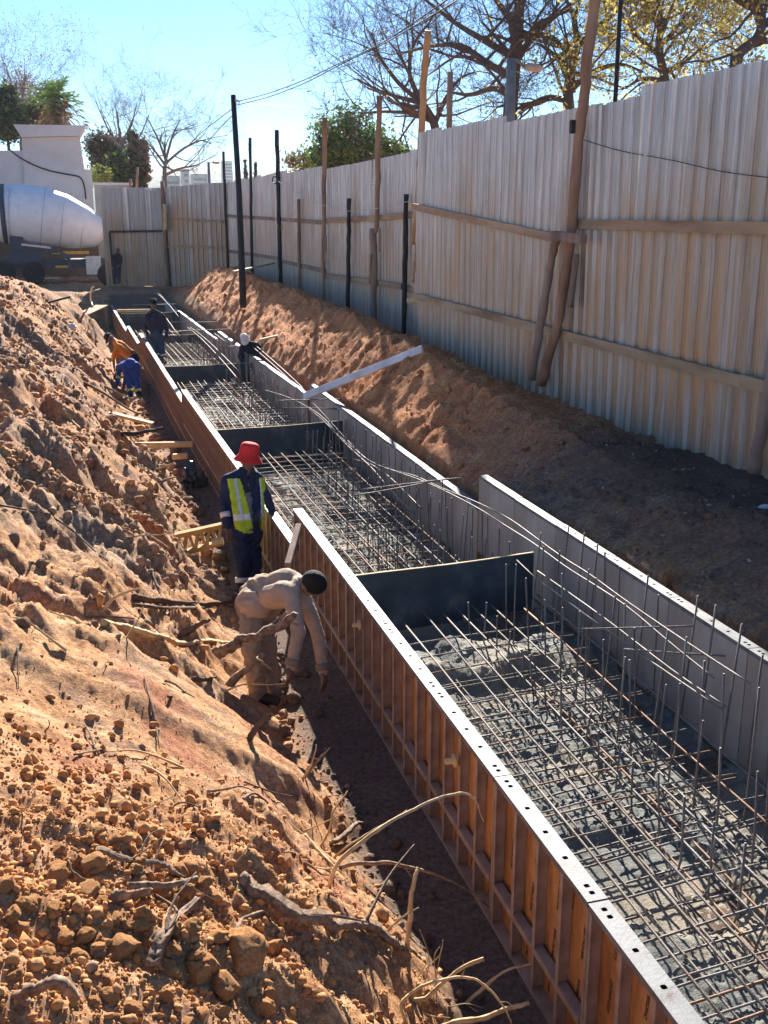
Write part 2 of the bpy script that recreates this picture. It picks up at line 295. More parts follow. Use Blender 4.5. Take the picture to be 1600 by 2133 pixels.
# ---------------------------------------------------------------- terrain
Z1,Z2,Z3,Z4,Z5=.852,.486,.267,0.0,-.1
PH=.86                                                       # formwork panel height
def ipl(y,pts): a=np.array(pts,float); return np.interp(y,a[:,0],a[:,1])
def Xo(Y): return ipl(Y,[(0,1.81),(9.6,1.81),(19.3,1.66),(31,1.585),(36,1.45),(47,1.26)])
def Xr(Y): return ipl(Y,[(0,3.98),(10.3,3.99),(19.4,4.04),(31,3.8),(47,3.5)])
def floor(Y): return ipl(Y,[(0,0),(9.4,0),(10.3,Z2-PH),(19,Z2-PH),(19.8,Z3-PH),(30,Z3-PH),(30.8,Z4-PH),(36,Z4-PH),(36.6,Z5-PH),(46.4,Z5-PH),(49,.2),(4000,.2)])
SCOOPS=[]
def height(X,Y,noise=True):
    X=np.asarray(X,float);Y=np.asarray(Y,float)
    fl=floor(Y); xo=Xo(Y); xr=Xr(Y)
    yard=ss(41,46,Y)
    # left bank
    s=xo-.40-.40*ss(13.5,19,Y)*(1-ss(36,40,Y))-.26*ss(5.6,6.4,Y)*(1-ss(8.6,10,Y))-X+ .13*pn(Y*.9,3.3)+.09*pn(Y*2.7,8.3)+.07*pn(Y*6.,1.3)
    top=1.78*(1-ss(38,43.5,Y-.55*(X+1)))+.2*ss(38,43.5,Y-.55*(X+1))
    hh=np.interp(s/3.0,[-1,0,.06,.2,.42,.68,1.0,1.6],[0,0,.08,.30,.58,.83,.96,1.0])
    zl=fl+(top-fl)*hh
    dep=ss(.02,.5,s)
    # right side
    xw=xr+.13; fxl=ipl(Y,[(0,6.28),(19.3,6.28),(22,6.95),(60,6.9)]); t=np.clip((X-xw)/(fxl-xw),0,2.5)
    ztop=ipl(Y,[(0,Z1),(10.2,Z1),(10.4,Z2),(19.3,Z2),(19.5,Z3),(31,Z3),(47,.0),(52,.2)])
    crest=ipl(Y,[(0,1.0),(9,1.08),(13,1.2),(16,1.4),(22,1.47),(40,1.6),(44,1.35),(49,.4),(53,.25)])
    zf=ipl(Y,[(0,1.05),(18,1.1),(22,.9),(40,.8),(50,.35),(53,.25)])
    w0=ztop-.10+.04*ss(10,12,Y)
    zr=np.where(t<.5,w0+(crest-w0)*np.clip(t/.5,0,1)**.85,crest+(zf-crest)*ss(.5,1.0,t))
    rm=ss(xw-.02,xw+.12,X)
    z=np.where(X>xw-.02,fl+(zr-fl)*rm,np.where(s>0,zl,fl))
    z=z*(1-ss(49,52,Y))+.2*ss(49,52,Y) if True else z
    z=np.where(Y>70,z-(Y-70)*.03*ss(70,200,Y),z)
    if noise:
        near=(Y<56)&(Y>-1)&(np.abs(X)<12)
        ml=np.where(X<xo,dep*.95+.05,0); mr=np.where(X>xw+.02,ss(xw,xw+.3,X),0)
        m=np.where((X>xo-.0)&(X<xw),.12,np.maximum(ml,mr))
        q=m*(1-.6*ss(45,50,Y))
        big=fbm(X*.9,Y*.55,1.7,3); mid=fbm(X*2.6,Y*1.9,5.1,3)
        rough=ss(-.35,.45,pn(X*.7+4,Y*.5,9.)+.35*ss(5,9,Y))
        nv=np.maximum(0,fbm(X*6.5,Y*6.5,2.2,3)+.05); fine=fbm(X*19,Y*19,7.7,3,.6); bump=np.maximum(0,pn(X*13,Y*13,3.3)-.12)
        dg=(X*.55+Y*.25); led=pn(dg*4.2+.5*pn(X*1.3,Y*.9),Y*.35-X*.5,6.1)
        ac=.8*X+.6*Y; lg=.6*X-.8*Y; stk=fbm(ac*7+.6*pn(X*2,Y*2),lg*1.6,3.7,4,.55); stk2=fbm(ac*20,lg*6,6.7,3,.6)
        z=z+q*(.09*big*(.5+rough)+.042*mid*(.35+rough)+.034*nv*(.15+rough)+.010*fine*(.5+rough)+.016*bump*(.15+.85*rough)+ml*(.05*stk*(.15+rough)+.016*stk2*(.3+rough)))
        z=z+ml*rough*ss(5.5,8.5,Y)*.08*(ss(-.05,.25,led)-.5)
        # cut faces / slumps on the middle of the left bank, furrows drag down the right mound
        z=z-ml*ss(7,10,Y)*(1-ss(38,42,Y))*.16*ss(.05,.4,pn(X*1.1,Y*.42,12.5))
        z=z+mr*ss(10,14,Y)*(.07*fbm(X*1.6+Y*1.1,(Y-X*.6)*3.8,3.1,3)+.05*np.maximum(0,fbm(X*5,Y*5,8.1,3)))
        for (x0,y0,rx_,ry_,dd) in SCOOPS:
            a_=(X-x0)/rx_+.25*pn(X*3,Y*3,y0); b_=(Y-y0)/ry_+.22*pn(X*4/rx_*.3,Y*2,x0)+.5*(X-x0)/ry_; z=z-dd*np.exp(-np.clip(a_,-3,3)**4)*ss(-1.3,-.05,b_)*(1-ss(-.02,.16,b_))
        # clod heap near the camera
        z=z+.05*np.exp(-((X-.05)/.75)**2-((Y-3.3)/.9)**2)*m
    return z
def hit(px,py,kmin=2.2,kmax=75):
    d=ray(px,py); k=np.exp(np.linspace(math.log(kmin),math.log(kmax),900)); P=CAM+d*k[:,None]
    b=P[:,2]<height(P[:,0],P[:,1]); i=int(np.argmax(b)) if b.any() else len(k)-1
    return P[i],k[i]
_sc=[]
for px_,py_,rx_,ry_,dd in((185,770,.55,1.5,.5),(255,905,.4,1.1,.45),(60,690,.5,1.6,.35),(330,1105,.32,.75,.30),(75,1070,.30,.8,.16),(20,800,.5,1.2,.4),(235,1010,.3,.9,.22),(130,960,.4,1.,.25),(310,985,.3,.8,.25),(60,1240,.22,.5,.10),(230,1290,.2,.45,.10),(120,840,.35,1.,.25)):
    h_,_=hit(px_,py_); _sc.append((h_[0],h_[1],rx_,ry_,dd))
SCOOPS+=[(a_,b_,c_,d_,e_*.62) for a_,b_,c_,d_,e_ in _sc]
xs=np.concatenate([[-3000,-900,-300,-120,-60,-30,-16,-10],np.linspace(-7,-2.6,44),np.linspace(-2.5,1.62,350),np.linspace(1.65,4.1,26),np.linspace(4.115,6.5,150),[6.8,7.3,8,9,11,14,20,35,70,160,500,1500,4000]])
ys=np.concatenate([[-400,-80,-15,-4,-1,0,.5,.9],1.2*1.0054**np.arange(0,int(math.log(54/1.2)/math.log(1.0054))),[54.5,56,58,61,66,72,80,95,120,160,220,300,450,700,1100,1800,3000,6000]])
GX,GY=np.meshgrid(xs,ys); GZ=height(GX,GY)
nx,ny=len(xs),len(ys)
V=np.stack([GX,GY,GZ],-1).reshape(-1,3)
idx=np.arange(nx*ny).reshape(ny,nx)
Q=np.stack([idx[:-1,:-1],idx[:-1,1:],idx[1:,1:],idx[1:,:-1]],-1).reshape(-1,4)
me=bpy.data.meshes.new('ground'); me.vertices.add(len(V)); me.vertices.foreach_set('co',V.ravel())
me.loops.add(Q.size); me.loops.foreach_set('vertex_index',Q.ravel()); me.polygons.add(len(Q)); me.polygons.foreach_set('loop_start',np.arange(len(Q))*4); me.polygons.foreach_set('loop_total',np.full(len(Q),4))
me.polygons.foreach_set('use_smooth',np.ones(len(Q),bool)); me.update(calc_edges=True); me.validate()
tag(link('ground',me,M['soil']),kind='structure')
# ---------------------------------------------------------------- formwork
def panel_meshes(L,ribs=True,both=True):
    """panel standing on the plane x=0 (inner face at +t), running along +y, outer (rib) side at -x. height PH, frame depth .09"""
    g=.004
    fa=MB().box((-.02,g,.02),(0,L-g,PH-.03),0)
    x0,x1,z0,z1=-.088,.004,PH-.03,PH
    n=5 if L>.9 else 4
    hs=[.055]+[L*(i+.5)/n for i in range(n)]+[L-.055]
    cuts=[g]+[(p+q)/2 for p,q in zip(hs,hs[1:])]+[L-g]
    bm=bmesh.new(); cx=(x0+x1)/2
    for y,ya,yb in zip(hs,cuts,cuts[1:]):
        out=[(x1,y),(x1,yb),(cx,yb),(x0,yb),(x0,y),(x0,ya),(cx,ya),(x1,ya)]
        inn=[(cx+.0125*math.cos(i*PI/4)*(1.2 if i%2 else 1),y+.0125*math.sin(i*PI/4)*(1.2 if i%2 else 1)) for i in range(8)]
        o=[bm.verts.new((p,q,z1)) for p,q in out]; ii=[bm.verts.new((p,q,z1)) for p,q in inn]; dd=[bm.verts.new((p,q,z1-.02)) for p,q in inn]
        for i in range(8):
            j=(i+1)%8; bm.faces.new((o[i],o[j],ii[j],ii[i])); f=bm.faces.new((ii[i],ii[j],dd[j],dd[i])); f.material_index=1
        f=bm.faces.new(dd); f.material_index=1
    bmesh.ops.remove_doubles(bm,verts=bm.verts[:],dist=1e-5)
    lo=[bm.verts.new(p) for p in((x0,g,z0),(x1,g,z0),(x1,L-g,z0),(x0,L-g,z0))]; bm.faces.new(lo[::-1])
    bd=[e for e in bm.edges if e.is_boundary and all(abs(v.co.z-z1)<1e-5 for v in e.verts)]
    r=bmesh.ops.extrude_edge_only(bm,edges=bd)
    for v in r['geom']:
        if isinstance(v,bmesh.types.BMVert): v.co.z=z0
    bmesh.ops.remove_doubles(bm,verts=bm.verts[:],dist=1e-5)
    bmesh.ops.recalc_face_normals(bm,faces=bm.faces[:])
    top=bpy.data.meshes.new('top_rail'); bm.to_mesh(top); bm.free()
    bot=MB().box((-.085,g,0),(-.002,L-g,.03))
    return dict(face=fa,top_rail=top,bottom_rail=bot)
def rib_mesh(): return MB().box((-.084,-.004,.031),(-.0215,.004,PH-.031)).box((-.084,-.0225,.031),(-.079,-.0045,PH-.031)).mesh('rib')
_panels={}
def panel(y0,L,xa,xb,ztop,side,label,group,ribs=True):
    key=round(L,3)
    if key not in _panels:
        d=panel_meshes(L); P_={k:(v if k=='top_rail' else v.mesh(k)) for k,v in d.items()}; P_['rib']=rib_mesh(); P_['brace']=MB().bar((-.06,.03,.25),(-.06,L-.03,.25),.05,.035).mesh('waler')
        P_['nut']=MB().lathe([(.0,0),(.035,0),(.04,.012),(.018,.02),(.016,.06),(0,.062)],12,M=Matrix.Rotation(-PI/2,4,'Y')).mesh('tie_nut',True)
        for k,m in dict(face=M['ply'] ,top_rail=M['steel_rail'],bottom_rail=M['rib'],rib=M['rib'],brace=M['rib'],nut=M['timber_new']).items(): P_[k].materials.append(m)
        P_['top_rail'].materials.append(M['hole']); P_['face'].materials.append(M['plyface'])
        for p in P_['face'].polygons:
            if p.normal.x>.5: p.material_index=1
        _panels[key]=P_
    P_=_panels[key]
    r=thing('formwork_panel',label,'formwork panel',(xa,y0,ztop-PH),0,group)
    ang=-math.atan2(xb-xa,L)
    r.rotation_euler=(0,0,ang) if side<0 else (0,0,ang+PI)
    if side>0: r.location=(xb,y0+L,ztop-PH)
    def ch(n,me,loc=(0,0,0),par=None):
        o=bpy.data.objects.new(n,me); COL.objects.link(o); o.parent=par or r; o.location=loc; return o
    ch('plywood_face',P_['face']); ch('top_rail',P_['top_rail']); ch('bottom_rail',P_['bottom_rail'])
    if ribs:
        for i in range(5): ch('rib',P_['rib'],(0,.008+ (L-.016)*i/4,0))
        ch('waler',P_['brace'])
        if ribs==2: ch('tie_nut',P_['nut'],(-.1,L*.5,.68))
    return r
# left run, outer faces step back in height away from the camera
runs=[(2.3,9.53,7,1.897,1.897,Z1,'near high left run'),(9.45,19.25,10,1.88,1.745,Z2,'second left run, one step lower'),(19.2,31.2,12,1.74,1.672,Z3,'third left run, beside the bending workers'),
      (30.9,36,5,1.60,1.54,Z4,'fourth left run, past the bending workers'),(35.4,46,10,1.47,1.33,Z5,'farthest left run'),(44,49,5,1.05,.98,-.02,'short offset left run by the yard')]
for a,b,n,xa,xb,zt,nm in runs:
    for i in range(n):
        L=(b-a)/n; y=a+i*L
        x0=xa+(xb-xa)*i/n; x1=xa+(xb-xa)*(i+1)/n
        z=zt+rng.normal()*.002
        g='formwork panels of the '+nm.split(',')[0]; lab='steel topped plywood formwork panel in the '+nm
        if nm.startswith('near') and i==n-1: lab='last panel of the near high left formwork run, by the bending man'; g=None
        panel(y,L,x0,x1,z,-1,lab,g,2 if a<9 and i in(2,4) else 1)
for a,b,n,xa,xb,zt,nm in [(2.5,10.3,8,3.98,3.99,Z1,'near high right run'),(10.3,19.3,9,3.985,4.04,Z2,'second right run under the lit mound'),(19.35,31,12,4.0,3.8,Z3,'far right run behind the rebar'),(31,46,15,3.8,3.5,Z4,'farthest right run')]:
    for i in range(n):
        L=(b-a)/n; y=a+i*L; x0=xa+(xb-xa)*i/n; x1=xa+(xb-xa)*(i+1)/n
        panel(y,L,x0,x1,zt+rng.normal()*.002,1,'formwork panel with grey inner face in the '+nm,'formwork panels of the '+nm,1 if a<11 else 0)
# ---------------------------------------------------------------- bulkhead boards across the trench
def Xl(Y): return ipl(Y,[(0,1.9),(9.5,1.9),(19.3,1.75),(31,1.68),(31.1,1.6),(36,1.54),(46,1.33)])
SK=.11                                                       # the cross pieces run a little askew of the walls
def bulkhead(Yl,zt,hb,label,xr=None,th=.02,lean=0.):
    a=float(Xl(Yl))+.006; b=(xr if xr else float(Xr(Yl))-.03); L=b-a
    r=thing('bulkhead_board',label,'shutter board',(a,Yl,zt-hb),math.atan(SK),None)
    L=L/math.cos(math.atan(SK))
    n=40; mb=MB(); xx=np.linspace(0,L,n); sag=.006*np.sin(xx*3+1)+.004*rng.normal(size=n).cumsum()*.05
    v=[];f=[]
    for x,sg in zip(xx,sag): v+=[(x,0,0),(x,th,0),(x,th+lean,hb-.004+sg),(x,lean,hb-.004+sg)]
    for i in range(n-1):
        q=4*i
        for k in range(4): f.append((q+k,q+(k+1)%4,q+4+(k+1)%4,q+4+k))
    f+=[(3,2,1,0),(4*n-4,4*n-3,4*n-2,4*n-1)]
    mb.add(v,f); o=mb.obj('panel',M['board'],r)
    e=MB(); v=[];f=[]
    for x,sg in zip(xx,sag): v+=[(x,-.001+lean,hb-.0035+sg),(x,th+.001+lean,hb-.0035+sg),(x,th+.001+lean,hb+.003+sg),(x,-.001+lean,hb+.003+sg)]
    for i in range(n-1):
        q=4*i
        for k in range(4): f.append((q+k,q+(k+1)%4,q+4+(k+1)%4,q+4+k))
    f+=[(3,2,1,0),(4*n-4,4*n-3,4*n-2,4*n-1)]
    e.add(v,f); e.obj('raw_edge',M['board_edge'],r)
    return r
bulkhead(8.27,.56,.56,'dark film faced shutter board with pale top edge, nearest across the trench',3.84)
bulkhead(16.25,.30,.68,'dark shutter board across the trench behind the man in the red hat')
bulkhead(25.1,.1,.68,'dark shutter board across the trench in front of the white capped worker',3.85)
bulkhead(33.6,-.1,.78,'dark shutter board across the trench just beyond the navy overalls worker')
bulkhead(40.2,.03,.95,'farthest dark shutter board topped with a yellowish timber')
# ---------------------------------------------------------------- concrete
def concrete_bed(y0,y1,zb,amp,front=0.,label=''):
    xa=float(Xl(y0))+.012; n1=int(min(150,max(50,2.1/.014))); n2=int(min(420,(y1-y0)/.016))
    u=np.linspace(0,1,n1); y=np.linspace(y0,y1,n2); U,Y=np.meshgrid(u,y)
    X=Xl(Y)+.012+U*(Xr(Y)-Xl(Y)-.05); Y=Y+SK*(X-1.9)*ss(0,.2,(Y-y0)/(y1-y0))
    lump=.42*np.abs(fbm(X*9,Y*9,1.,4,.55)); g=fbm(X*28,Y*28,4.,3,.65); lo=fbm(X*.9,Y*.8,9.,3)
    hole=ss(.12,.38,pn(X*1.05+3.1,Y*.75+1.2,2.))
    ft=ss(y1-.75+.25*pn(X*2,3.),y1-.42+.25*pn(X*2,3.),Y)*front
    z=zb+amp*(.55*lump+.13*g*(1-.5*ss(.0,.3,lo))+.45*lo)-amp*1.1*hole-(amp*1.6+.02)*ft
    if y0<3: z=z+.17*ss(6.85,7.15,Y+.2*pn(X*3,1.))*(1-ss(7.55,7.85,Y+.25*pn(X*3,5.)))*(.75+.5*pn(X*2.5,Y*3.))
    z=np.maximum(z,floor(Y)+.008+.004*g)
    m=MB(); Vv=np.stack([X,Y,z],-1).reshape(-1,3); ix=np.arange(n1*n2).reshape(n2,n1)
    q=np.stack([ix[:-1,:-1],ix[:-1,1:],ix[1:,1:],ix[1:,:-1]],-1).reshape(-1,4)
    m.v=[Vv]; m.f=q.tolist(); m.m=[0]*len(q); m.n=len(Vv)
    return tag(m.obj('wet_concrete',M['concrete'],None,True),kind='stuff')
concrete_bed(2.4,8.25,.045,.085,1.)
concrete_bed(8.6,16.2,Z2-PH+.03,.11,.6) if False else None
def bed2(): 
    concrete_bed(8.5,9.42,.05,.05); concrete_bed(9.5,16.2,Z2-PH+.1,.13,.5)
bed2(); concrete_bed(16.5,19.1,Z2-PH+.06,.07); concrete_bed(19.4,25.0,Z3-PH+.10,.11,.4); concrete_bed(25.4,30.7,Z3-PH+.08,.1,.3); concrete_bed(31,33.4,Z4-PH+.1,.08); concrete_bed(34.2,40,Z4-PH+.05,.08)
# ---------------------------------------------------------------- reinforcement
def bar_obj(P,r,parent,name='bar',m=None,n=6):
    P=np.array(P,float)
    mb=MB().tube(P,r,n); return pchild(name,mb,m or (M['rebar'] if random.random()<.72 else M['rebar_rust']),parent,True)
def cage(y0,y1,zb,zt,label,vtop,rows,nl=9,pt=.33,pv=.36,r=.0074,mid=.17):
    t=thing('rebar_cage',label,'rebar cage',(2.9,(y0+y1)/2,zb),0,None); n=0
    W=lambda X,Y,z:(X,Y+SK*(X-1.9),z)
    def jit(a): return random.uniform(-a,a)
    tr=lambda Y:(Xl(Y)+.09+abs(jit(.03)),Xr(Y)-.33+jit(.1))
    xs_=np.linspace(0,1,nl)
    for lay,z in((0,zt),(1,zb+.06)):
        for u in xs_:
            X0=Xl(y0)+.15+u*1.62+jit(.03); X1=X0-(Xl(y0)-Xl(y1))+jit(.05)
            yy=np.linspace(y0+jit(.1),y1-.25+jit(.18),7); 
            P=[W(X0+(X1-X0)*k/6+jit(.006),yv,z+.012+jit(.008)) for k,yv in enumerate(yy)]
            bar_obj(P,r,t,m=None); n+=1
        Y=y0+.12
        while Y<y1-.55+.2*lay and n<72:
            a,b=tr(Y); d=jit(.05); hk=.0
            P=[W(a+(b-a)*k/4,Y+d*k/4+jit(.006),z-.006+jit(.006)+.01*math.sin(k)) for k in range(5)]
            if lay==1: P=[W(a,Y,z+.16)]+P
            bar_obj(P,r*.92,t); n+=1
            if lay==0 and random.random()<.3 and n<70:
                bar_obj([(p[0]+.02,p[1]+.045+jit(.02),p[2]+.004) for p in P],r*.85,t); n+=1
            Y+=pt*(1+jit(.12))
    ns=0
    for X0,top in rows:
        Y=y0+.1
        while Y<y1-.35 and ns<96:
            X=X0-(Xl(y0)-Xl(Y))+jit(.03); l=jit(.06); q=jit(.05); tp=top+jit(.07)
            P=[W(X-.16,Y+q,zb+.05),W(X-.03,Y+q*.5,zb+.055),W(X,Y,zb+.11),W(X+l*.4,Y+q*.3,(zb+tp)/2),W(X+l,Y+q*.4,tp)]
            bar_obj(P,r*.95,t,'starter_bar',M['rebar']); ns+=1; Y+=pv*(1+jit(.2))
    return t
cage(2.7,8.1,.03,.26,'nearest rebar mat with tall starter bars, in front of the nearest shutter board',1.0,[(3.84,1.0),(3.55,.9),(3.25,.8),(2.95,.5)],nl=10,pt=.29,pv=.25)
cage(8.6,16.1,Z2-PH+.05,-.02,'rebar cage in the bay beside the man in the red hat',.6,[(3.62,.5),(3.3,.42),(3.8,.62),(3.0,.3)],nl=10,pt=.28,pv=.26)
cage(16.6,25.0,-.45,-.2,'rebar cage between the second and third shutter boards, below the white capped worker',.35,[(3.7,.36),(3.45,.33),(3.15,.2),(2.85,.05)],nl=11,pt=.3,pv=.25)
cage(25.5,33.4,-.5,-.28,'rebar cage around the feet of the navy overalls worker',.2,[(3.65,.3),(3.4,.25),(3.1,.1)],nl=10,pt=.32,pv=.25)
cage(34.1,40.0,-.75,-.5,'farthest small rebar cage below the yellowish timber',.0,[(3.2,.0)],nl=8,pt=.5,pv=.5)
def loose(P,r,label,group=None,m=None,name='loose_rebar',cat='rebar',n=6):
    P=np.array(P,float)
    # smooth the run
    if len(P)>2:
        t=np.linspace(0,len(P)-1,len(P)*4-3); P=np.stack([np.interp(t,np.arange(len(P)),P[:,i]) for i in range(3)],1)
        for _ in range(3): P[1:-1]=(P[:-2]+2*P[1:-1]+P[2:])/4
    o=MB().tube(P,r,n).obj(name,m or M['rebar'],None,True)
    return tag(o,label,cat,group)
c1=lambda x,y:(620+x/2.857,850+y/2.857); c2=lambda x,y:(1000+x/2.667,700+y/2.667); c3=lambda x,y:(700+x/2.667,1150+y/2.667); c4=lambda x,y:(x/3.81,550+y/3.81); c5=lambda x,y:(200+x/3.2,560+y/3.2); c6=lambda x,y:(360+x/3.0475,850+y/3.0475); c7=lambda x,y:(480+x/2.4615,1450+y/2.4615); c8=lambda x,y:(x/2.58,1500+y/2.58); c9=lambda x,y:(x/2.857,1000+y/2.857)
G='long rebars tied along the right wall'
def LX(f,pts,X): return [atX(*f(*p),X+(0 if np.isscalar(X) else 0)) for p in pts]
loose(LX(c1,[(60,0),(140,60),(300,215),(440,330),(640,395),(800,455),(1070,590),(1220,690),(1400,800),(1600,950)],3.62)+LX(c2,[(600,1360),(820,1500),(1060,1710),(1300,1900)],3.62),.0072,'long curving rebar along the right wall, lower of the running pair',G)
loose(LX(c1,[(90,-30),(150,30),(280,175),(420,320),(560,370),(700,400),(840,470),(1070,560),(1270,660),(1440,790),(1600,905)],3.68)+LX(c2,[(600,1315),(820,1480),(1190,1730),(1500,1930)],3.68),.0072,'long curving rebar along the right wall, upper of the running pair',G)
loose(LX(c1,[(140,60),(300,230),(440,350),(560,500),(700,635)],3.55),.009,'straight rebar dropping into the bay beside the man in the red hat',G)
loose(LX(c1,[(330,305),(440,330),(560,420),(650,510),(740,600)],3.6),.009,'rebar end hanging down beside the steel starter bars in the second bay',G)
loose(LX(c2,[(320,1305),(700,1570),(1080,1870),(1370,2060)],3.5),.007,'upper of two straight rebars starting just right of the nearest shutter board',G)
loose(LX(c2,[(335,1365),(600,1560),(850,1740),(1350,2080)],3.48),.007,'lower of two straight rebars starting just right of the nearest shutter board',G)
loose([atz(*c1(*p),.78) for p in[(380,485),(620,455),(830,430),(975,415)]],.008,'tie rebar lying across the starter bars, ending over the right wall step')
loose([atz(*c1(*p),.72) for p in[(330,520),(530,490),(760,445),(900,418)]],.008,'thin tie rebar lying just before the one that ends over the right wall step')
loose([atz(*c2(*p),.82) for p in[(565,1628),(800,1622),(1190,1610)]],.007,'short level tie rebar across the nearest starter bars, parallel to the picture')
loose([atz(*c2(*p),.70) for p in[(800,1740),(1000,1755),(1410,1780)]],.007,'second level tie rebar across the nearest starter bars, lower down')
loose([atX(*c2(*p),3.3) for p in[(205,1245),(340,1375)]],.005,'short thin wire slanting down beside the right end of the nearest shutter board')
G2='loose long rebars lying over the far bays'
for i,(pts,z,lab) in enumerate([([(610,390),(700,460),(850,620),(950,740)],.3,'rebar slanting into the far bay right of the navy overalls worker'),([(630,390),(740,470),(965,695)],.33,'rebar lying just above the one slanting into the far bay'),
    ([(990,470),(1090,560),(1250,700),(1390,840)],.42,'rebar sloping down from the white cap to the white plank'),([(1000,455),(1110,550),(1270,690),(1400,815)],.45,'upper twin of the rebar sloping down from the white cap'),([(470,330),(565,465)],.4,'short rebar sticking down behind the navy overalls worker'),([(790,430),(885,505)],.38,'short rebar end left of the white cap'),
    ([(240,240),(530,235)],.35,'level rebar behind the head of the navy overalls worker'),([(500,355),(840,355)],.35,'level rebar right of the shoulders of the navy overalls worker'),([(480,425),(600,410),(970,400)],.35,'level rebar running from the navy overalls to the white cap'),([(830,520),(1000,512),(1150,505)],.35,'level rebar crossing in front of the white capped worker'),
    ([(380,120),(500,250)],.5,'rebar leaning up beyond the navy worker, upper one'),([(345,135),(395,150),(480,230),(560,330)],.5,'rebar leaning up beyond the navy worker, lower one'),([(1130,810),(1300,860),(1500,970),(1600,1090)],.42,'rebar bending across the second shutter board'),([(1200,880),(1400,873),(1640,868)],.45,'level rebar ending over the right wall near the white plank'),([(1240,925),(1640,935)],.4,'lower level rebar crossing the right wall near the white plank')]):
    loose([atz(*c5(*p),z) for p in pts],.011,lab,G2)
o=loose([J(*c3(*p),k) for p,k in[((566,66),10.0),((590,140),9.95),((640,250),9.8),((700,360),9.6),((760,450),9.4),((812,502),9.3)]],.0035,'thin tie wire hanging off the nearest shutter board',None,M['wire_pale'],'tie_wire','wire')
# ---------------------------------------------------------------- corrugated fences
f2=lambda x,y:(430+x/3.019,150+y/3.019); f3=lambda x,y:(860+x/2.162,y/2.162); f1=lambda x,y:(x/3.019,100+y/3.019)
def sheet_mesh(name,n,hgt,pitch=.26,dep=.048):
    """n ribs wide along +y, standing on z=0, ribs to -x; thin but two-skinned"""
    ys=[];xs_=[]
    for i in range(n):
        y=i*pitch
        for a,b in((0,0),(.035,0),(.042,-.009),(.054,-.009),(.061,0),(.094,0),(.101,-.009),(.113,-.009),(.12,0),(.15,0),(.175,-dep),(.235,-dep)): ys.append(y+a*pitch/.26);xs_.append(b)
    ys.append(n*pitch+.17);xs_.append(.002)
    zz=np.linspace(0,hgt,9); m=MB(); v=[];k=len(ys)
    for s in(0,1):
        for iz,z in enumerate(zz):
            for y,x in zip(ys,xs_): v.append((x+s*.0016+.006*math.sin(z*1.3+y*2)+ .004*rng.normal()*(1 if False else 0),y,z))
    N=k*9; f=[]
    for iz in range(8):
        for j in range(k-1):
            a=iz*k+j; f.append((a,a+k,a+k+1,a+1)); f.append((N+a,N+a+1,N+a+k+1,N+a+k))
    m.add(v,f); me=m.mesh(name); nj=k-1
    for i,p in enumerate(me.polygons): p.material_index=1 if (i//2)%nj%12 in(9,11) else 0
    return me
_sheets={}
def add_sheet(par,p,n,hgt,rz=0,tilt=0,label=None):
    key=(n,round(hgt*10))
    if key not in _sheets:
        _sheets[key]=sheet_mesh('corrugated_sheet',n,round(hgt*10)/10); _sheets[key].materials.append(M['sheet']); _sheets[key].materials.append(M['sheet_flank_lit'])
    o=bpy.data.objects.new('corrugated_sheet',_sheets[key]); COL.objects.link(o); o.parent=par
    o.location=(p[0]-par.location.x,p[1]-par.location.y,p[2]-par.location.z); o.rotation_euler=(tilt,random.uniform(-.006,.006),rz)
    if label: o['label']=label
    return o
def pole(par,pts,r,m,name='post',label=None,n=9,flat=None):
    P=np.array(pts,float); t=np.linspace(0,len(P)-1,(len(P)-1)*6+1); Q=np.stack([np.interp(t,np.arange(len(P)),P[:,i]) for i in range(3)],1)
    Q[1:-1]+=rng.normal(size=(len(Q)-2,3))*r*.12*np.array([1,1,0])
    if np.isscalar(r): R=r*(1+.06*rng.normal(size=len(Q)))
    o=pchild(name,MB().tube(Q,R,n),m,par,True)
    if label: o['label']=label
    return o
FX=6.28; FX2=6.95
near=thing('corrugated_fence','tall near corrugated iron fence of rust stained sheets on timber rails','fence',(FX,12,1.1))
y=5.2
YB=19.35
while y<YB-.05:
    n=4 if YB-y>1.04 else max(1,int((YB-y)/.26))
    z0=float(height(FX,y+.5,False))-.35; top=np.interp(y,[5,9,12.4,12.6,16,19.4],[4.93,4.91,4.86,4.84,4.92,4.97])+random.uniform(-.025,.035)
    tl=random.uniform(-.008,.008)
    if abs(y-11.4)<.6: tl=-.02
    if abs(y-9.3)<.5: tl=-.012
    add_sheet(near,(FX+random.choice([0,.004,.008]),y,z0),n,top-z0,0,tl); y+=n*.26-.03*random.random()
def rail(par,a,b,wd,ht,m,name='rail',label=None):
    a=np.array(a);b=np.array(b); mb=MB(); k=5
    for i in range(1): mb.bar(a,b,wd,ht)
    o=pchild(name,mb,m,par)
    if label: o['label']=label
    return o
rx=FX-.085
rail(near,atX(860,430,rx),atX(1190,503,rx),.05,.115,M['timber'])
rail(near,atX(1192,466,rx),atX(1700,478,rx),.05,.115,M['timber'])
rail(near,atX(866,617,rx),atX(1590,806,rx),.05,.12,M['timber'])
rail(near,atX(1545,792,rx-.055),atX(1800,862,rx-.055),.05,.12,M['timber'])
px=FX-.19
P=lambda *q:[atX(x,y,px) for x,y in q]
pole(near,P((1243,-30),(1222,150),(1206,290),(1190,480),(1166,660),(1128,800)),.068,M['pole_wood'],'post','leaning debarked pole with a cross block')
pole(near,[p+np.array([-.1,0,0]) for p in P((1176,485),(1160,560),(1143,660),(1122,790))],.055,M['timber_grey'],'brace')
pole(near,[p+np.array([.03,0,0]) for p in P((1196,530),(1184,640))],.04,M['timber_grey'],'brace')
pchild('cross_block',MB().bar(atX(1152,490,px-.15),atX(1216,498,px-.15),.09,.11),M['timber_grey'],near)
pole(near,P((1625,690),(1597,850),(1570,985)),.06,M['timber_grey'],'post')
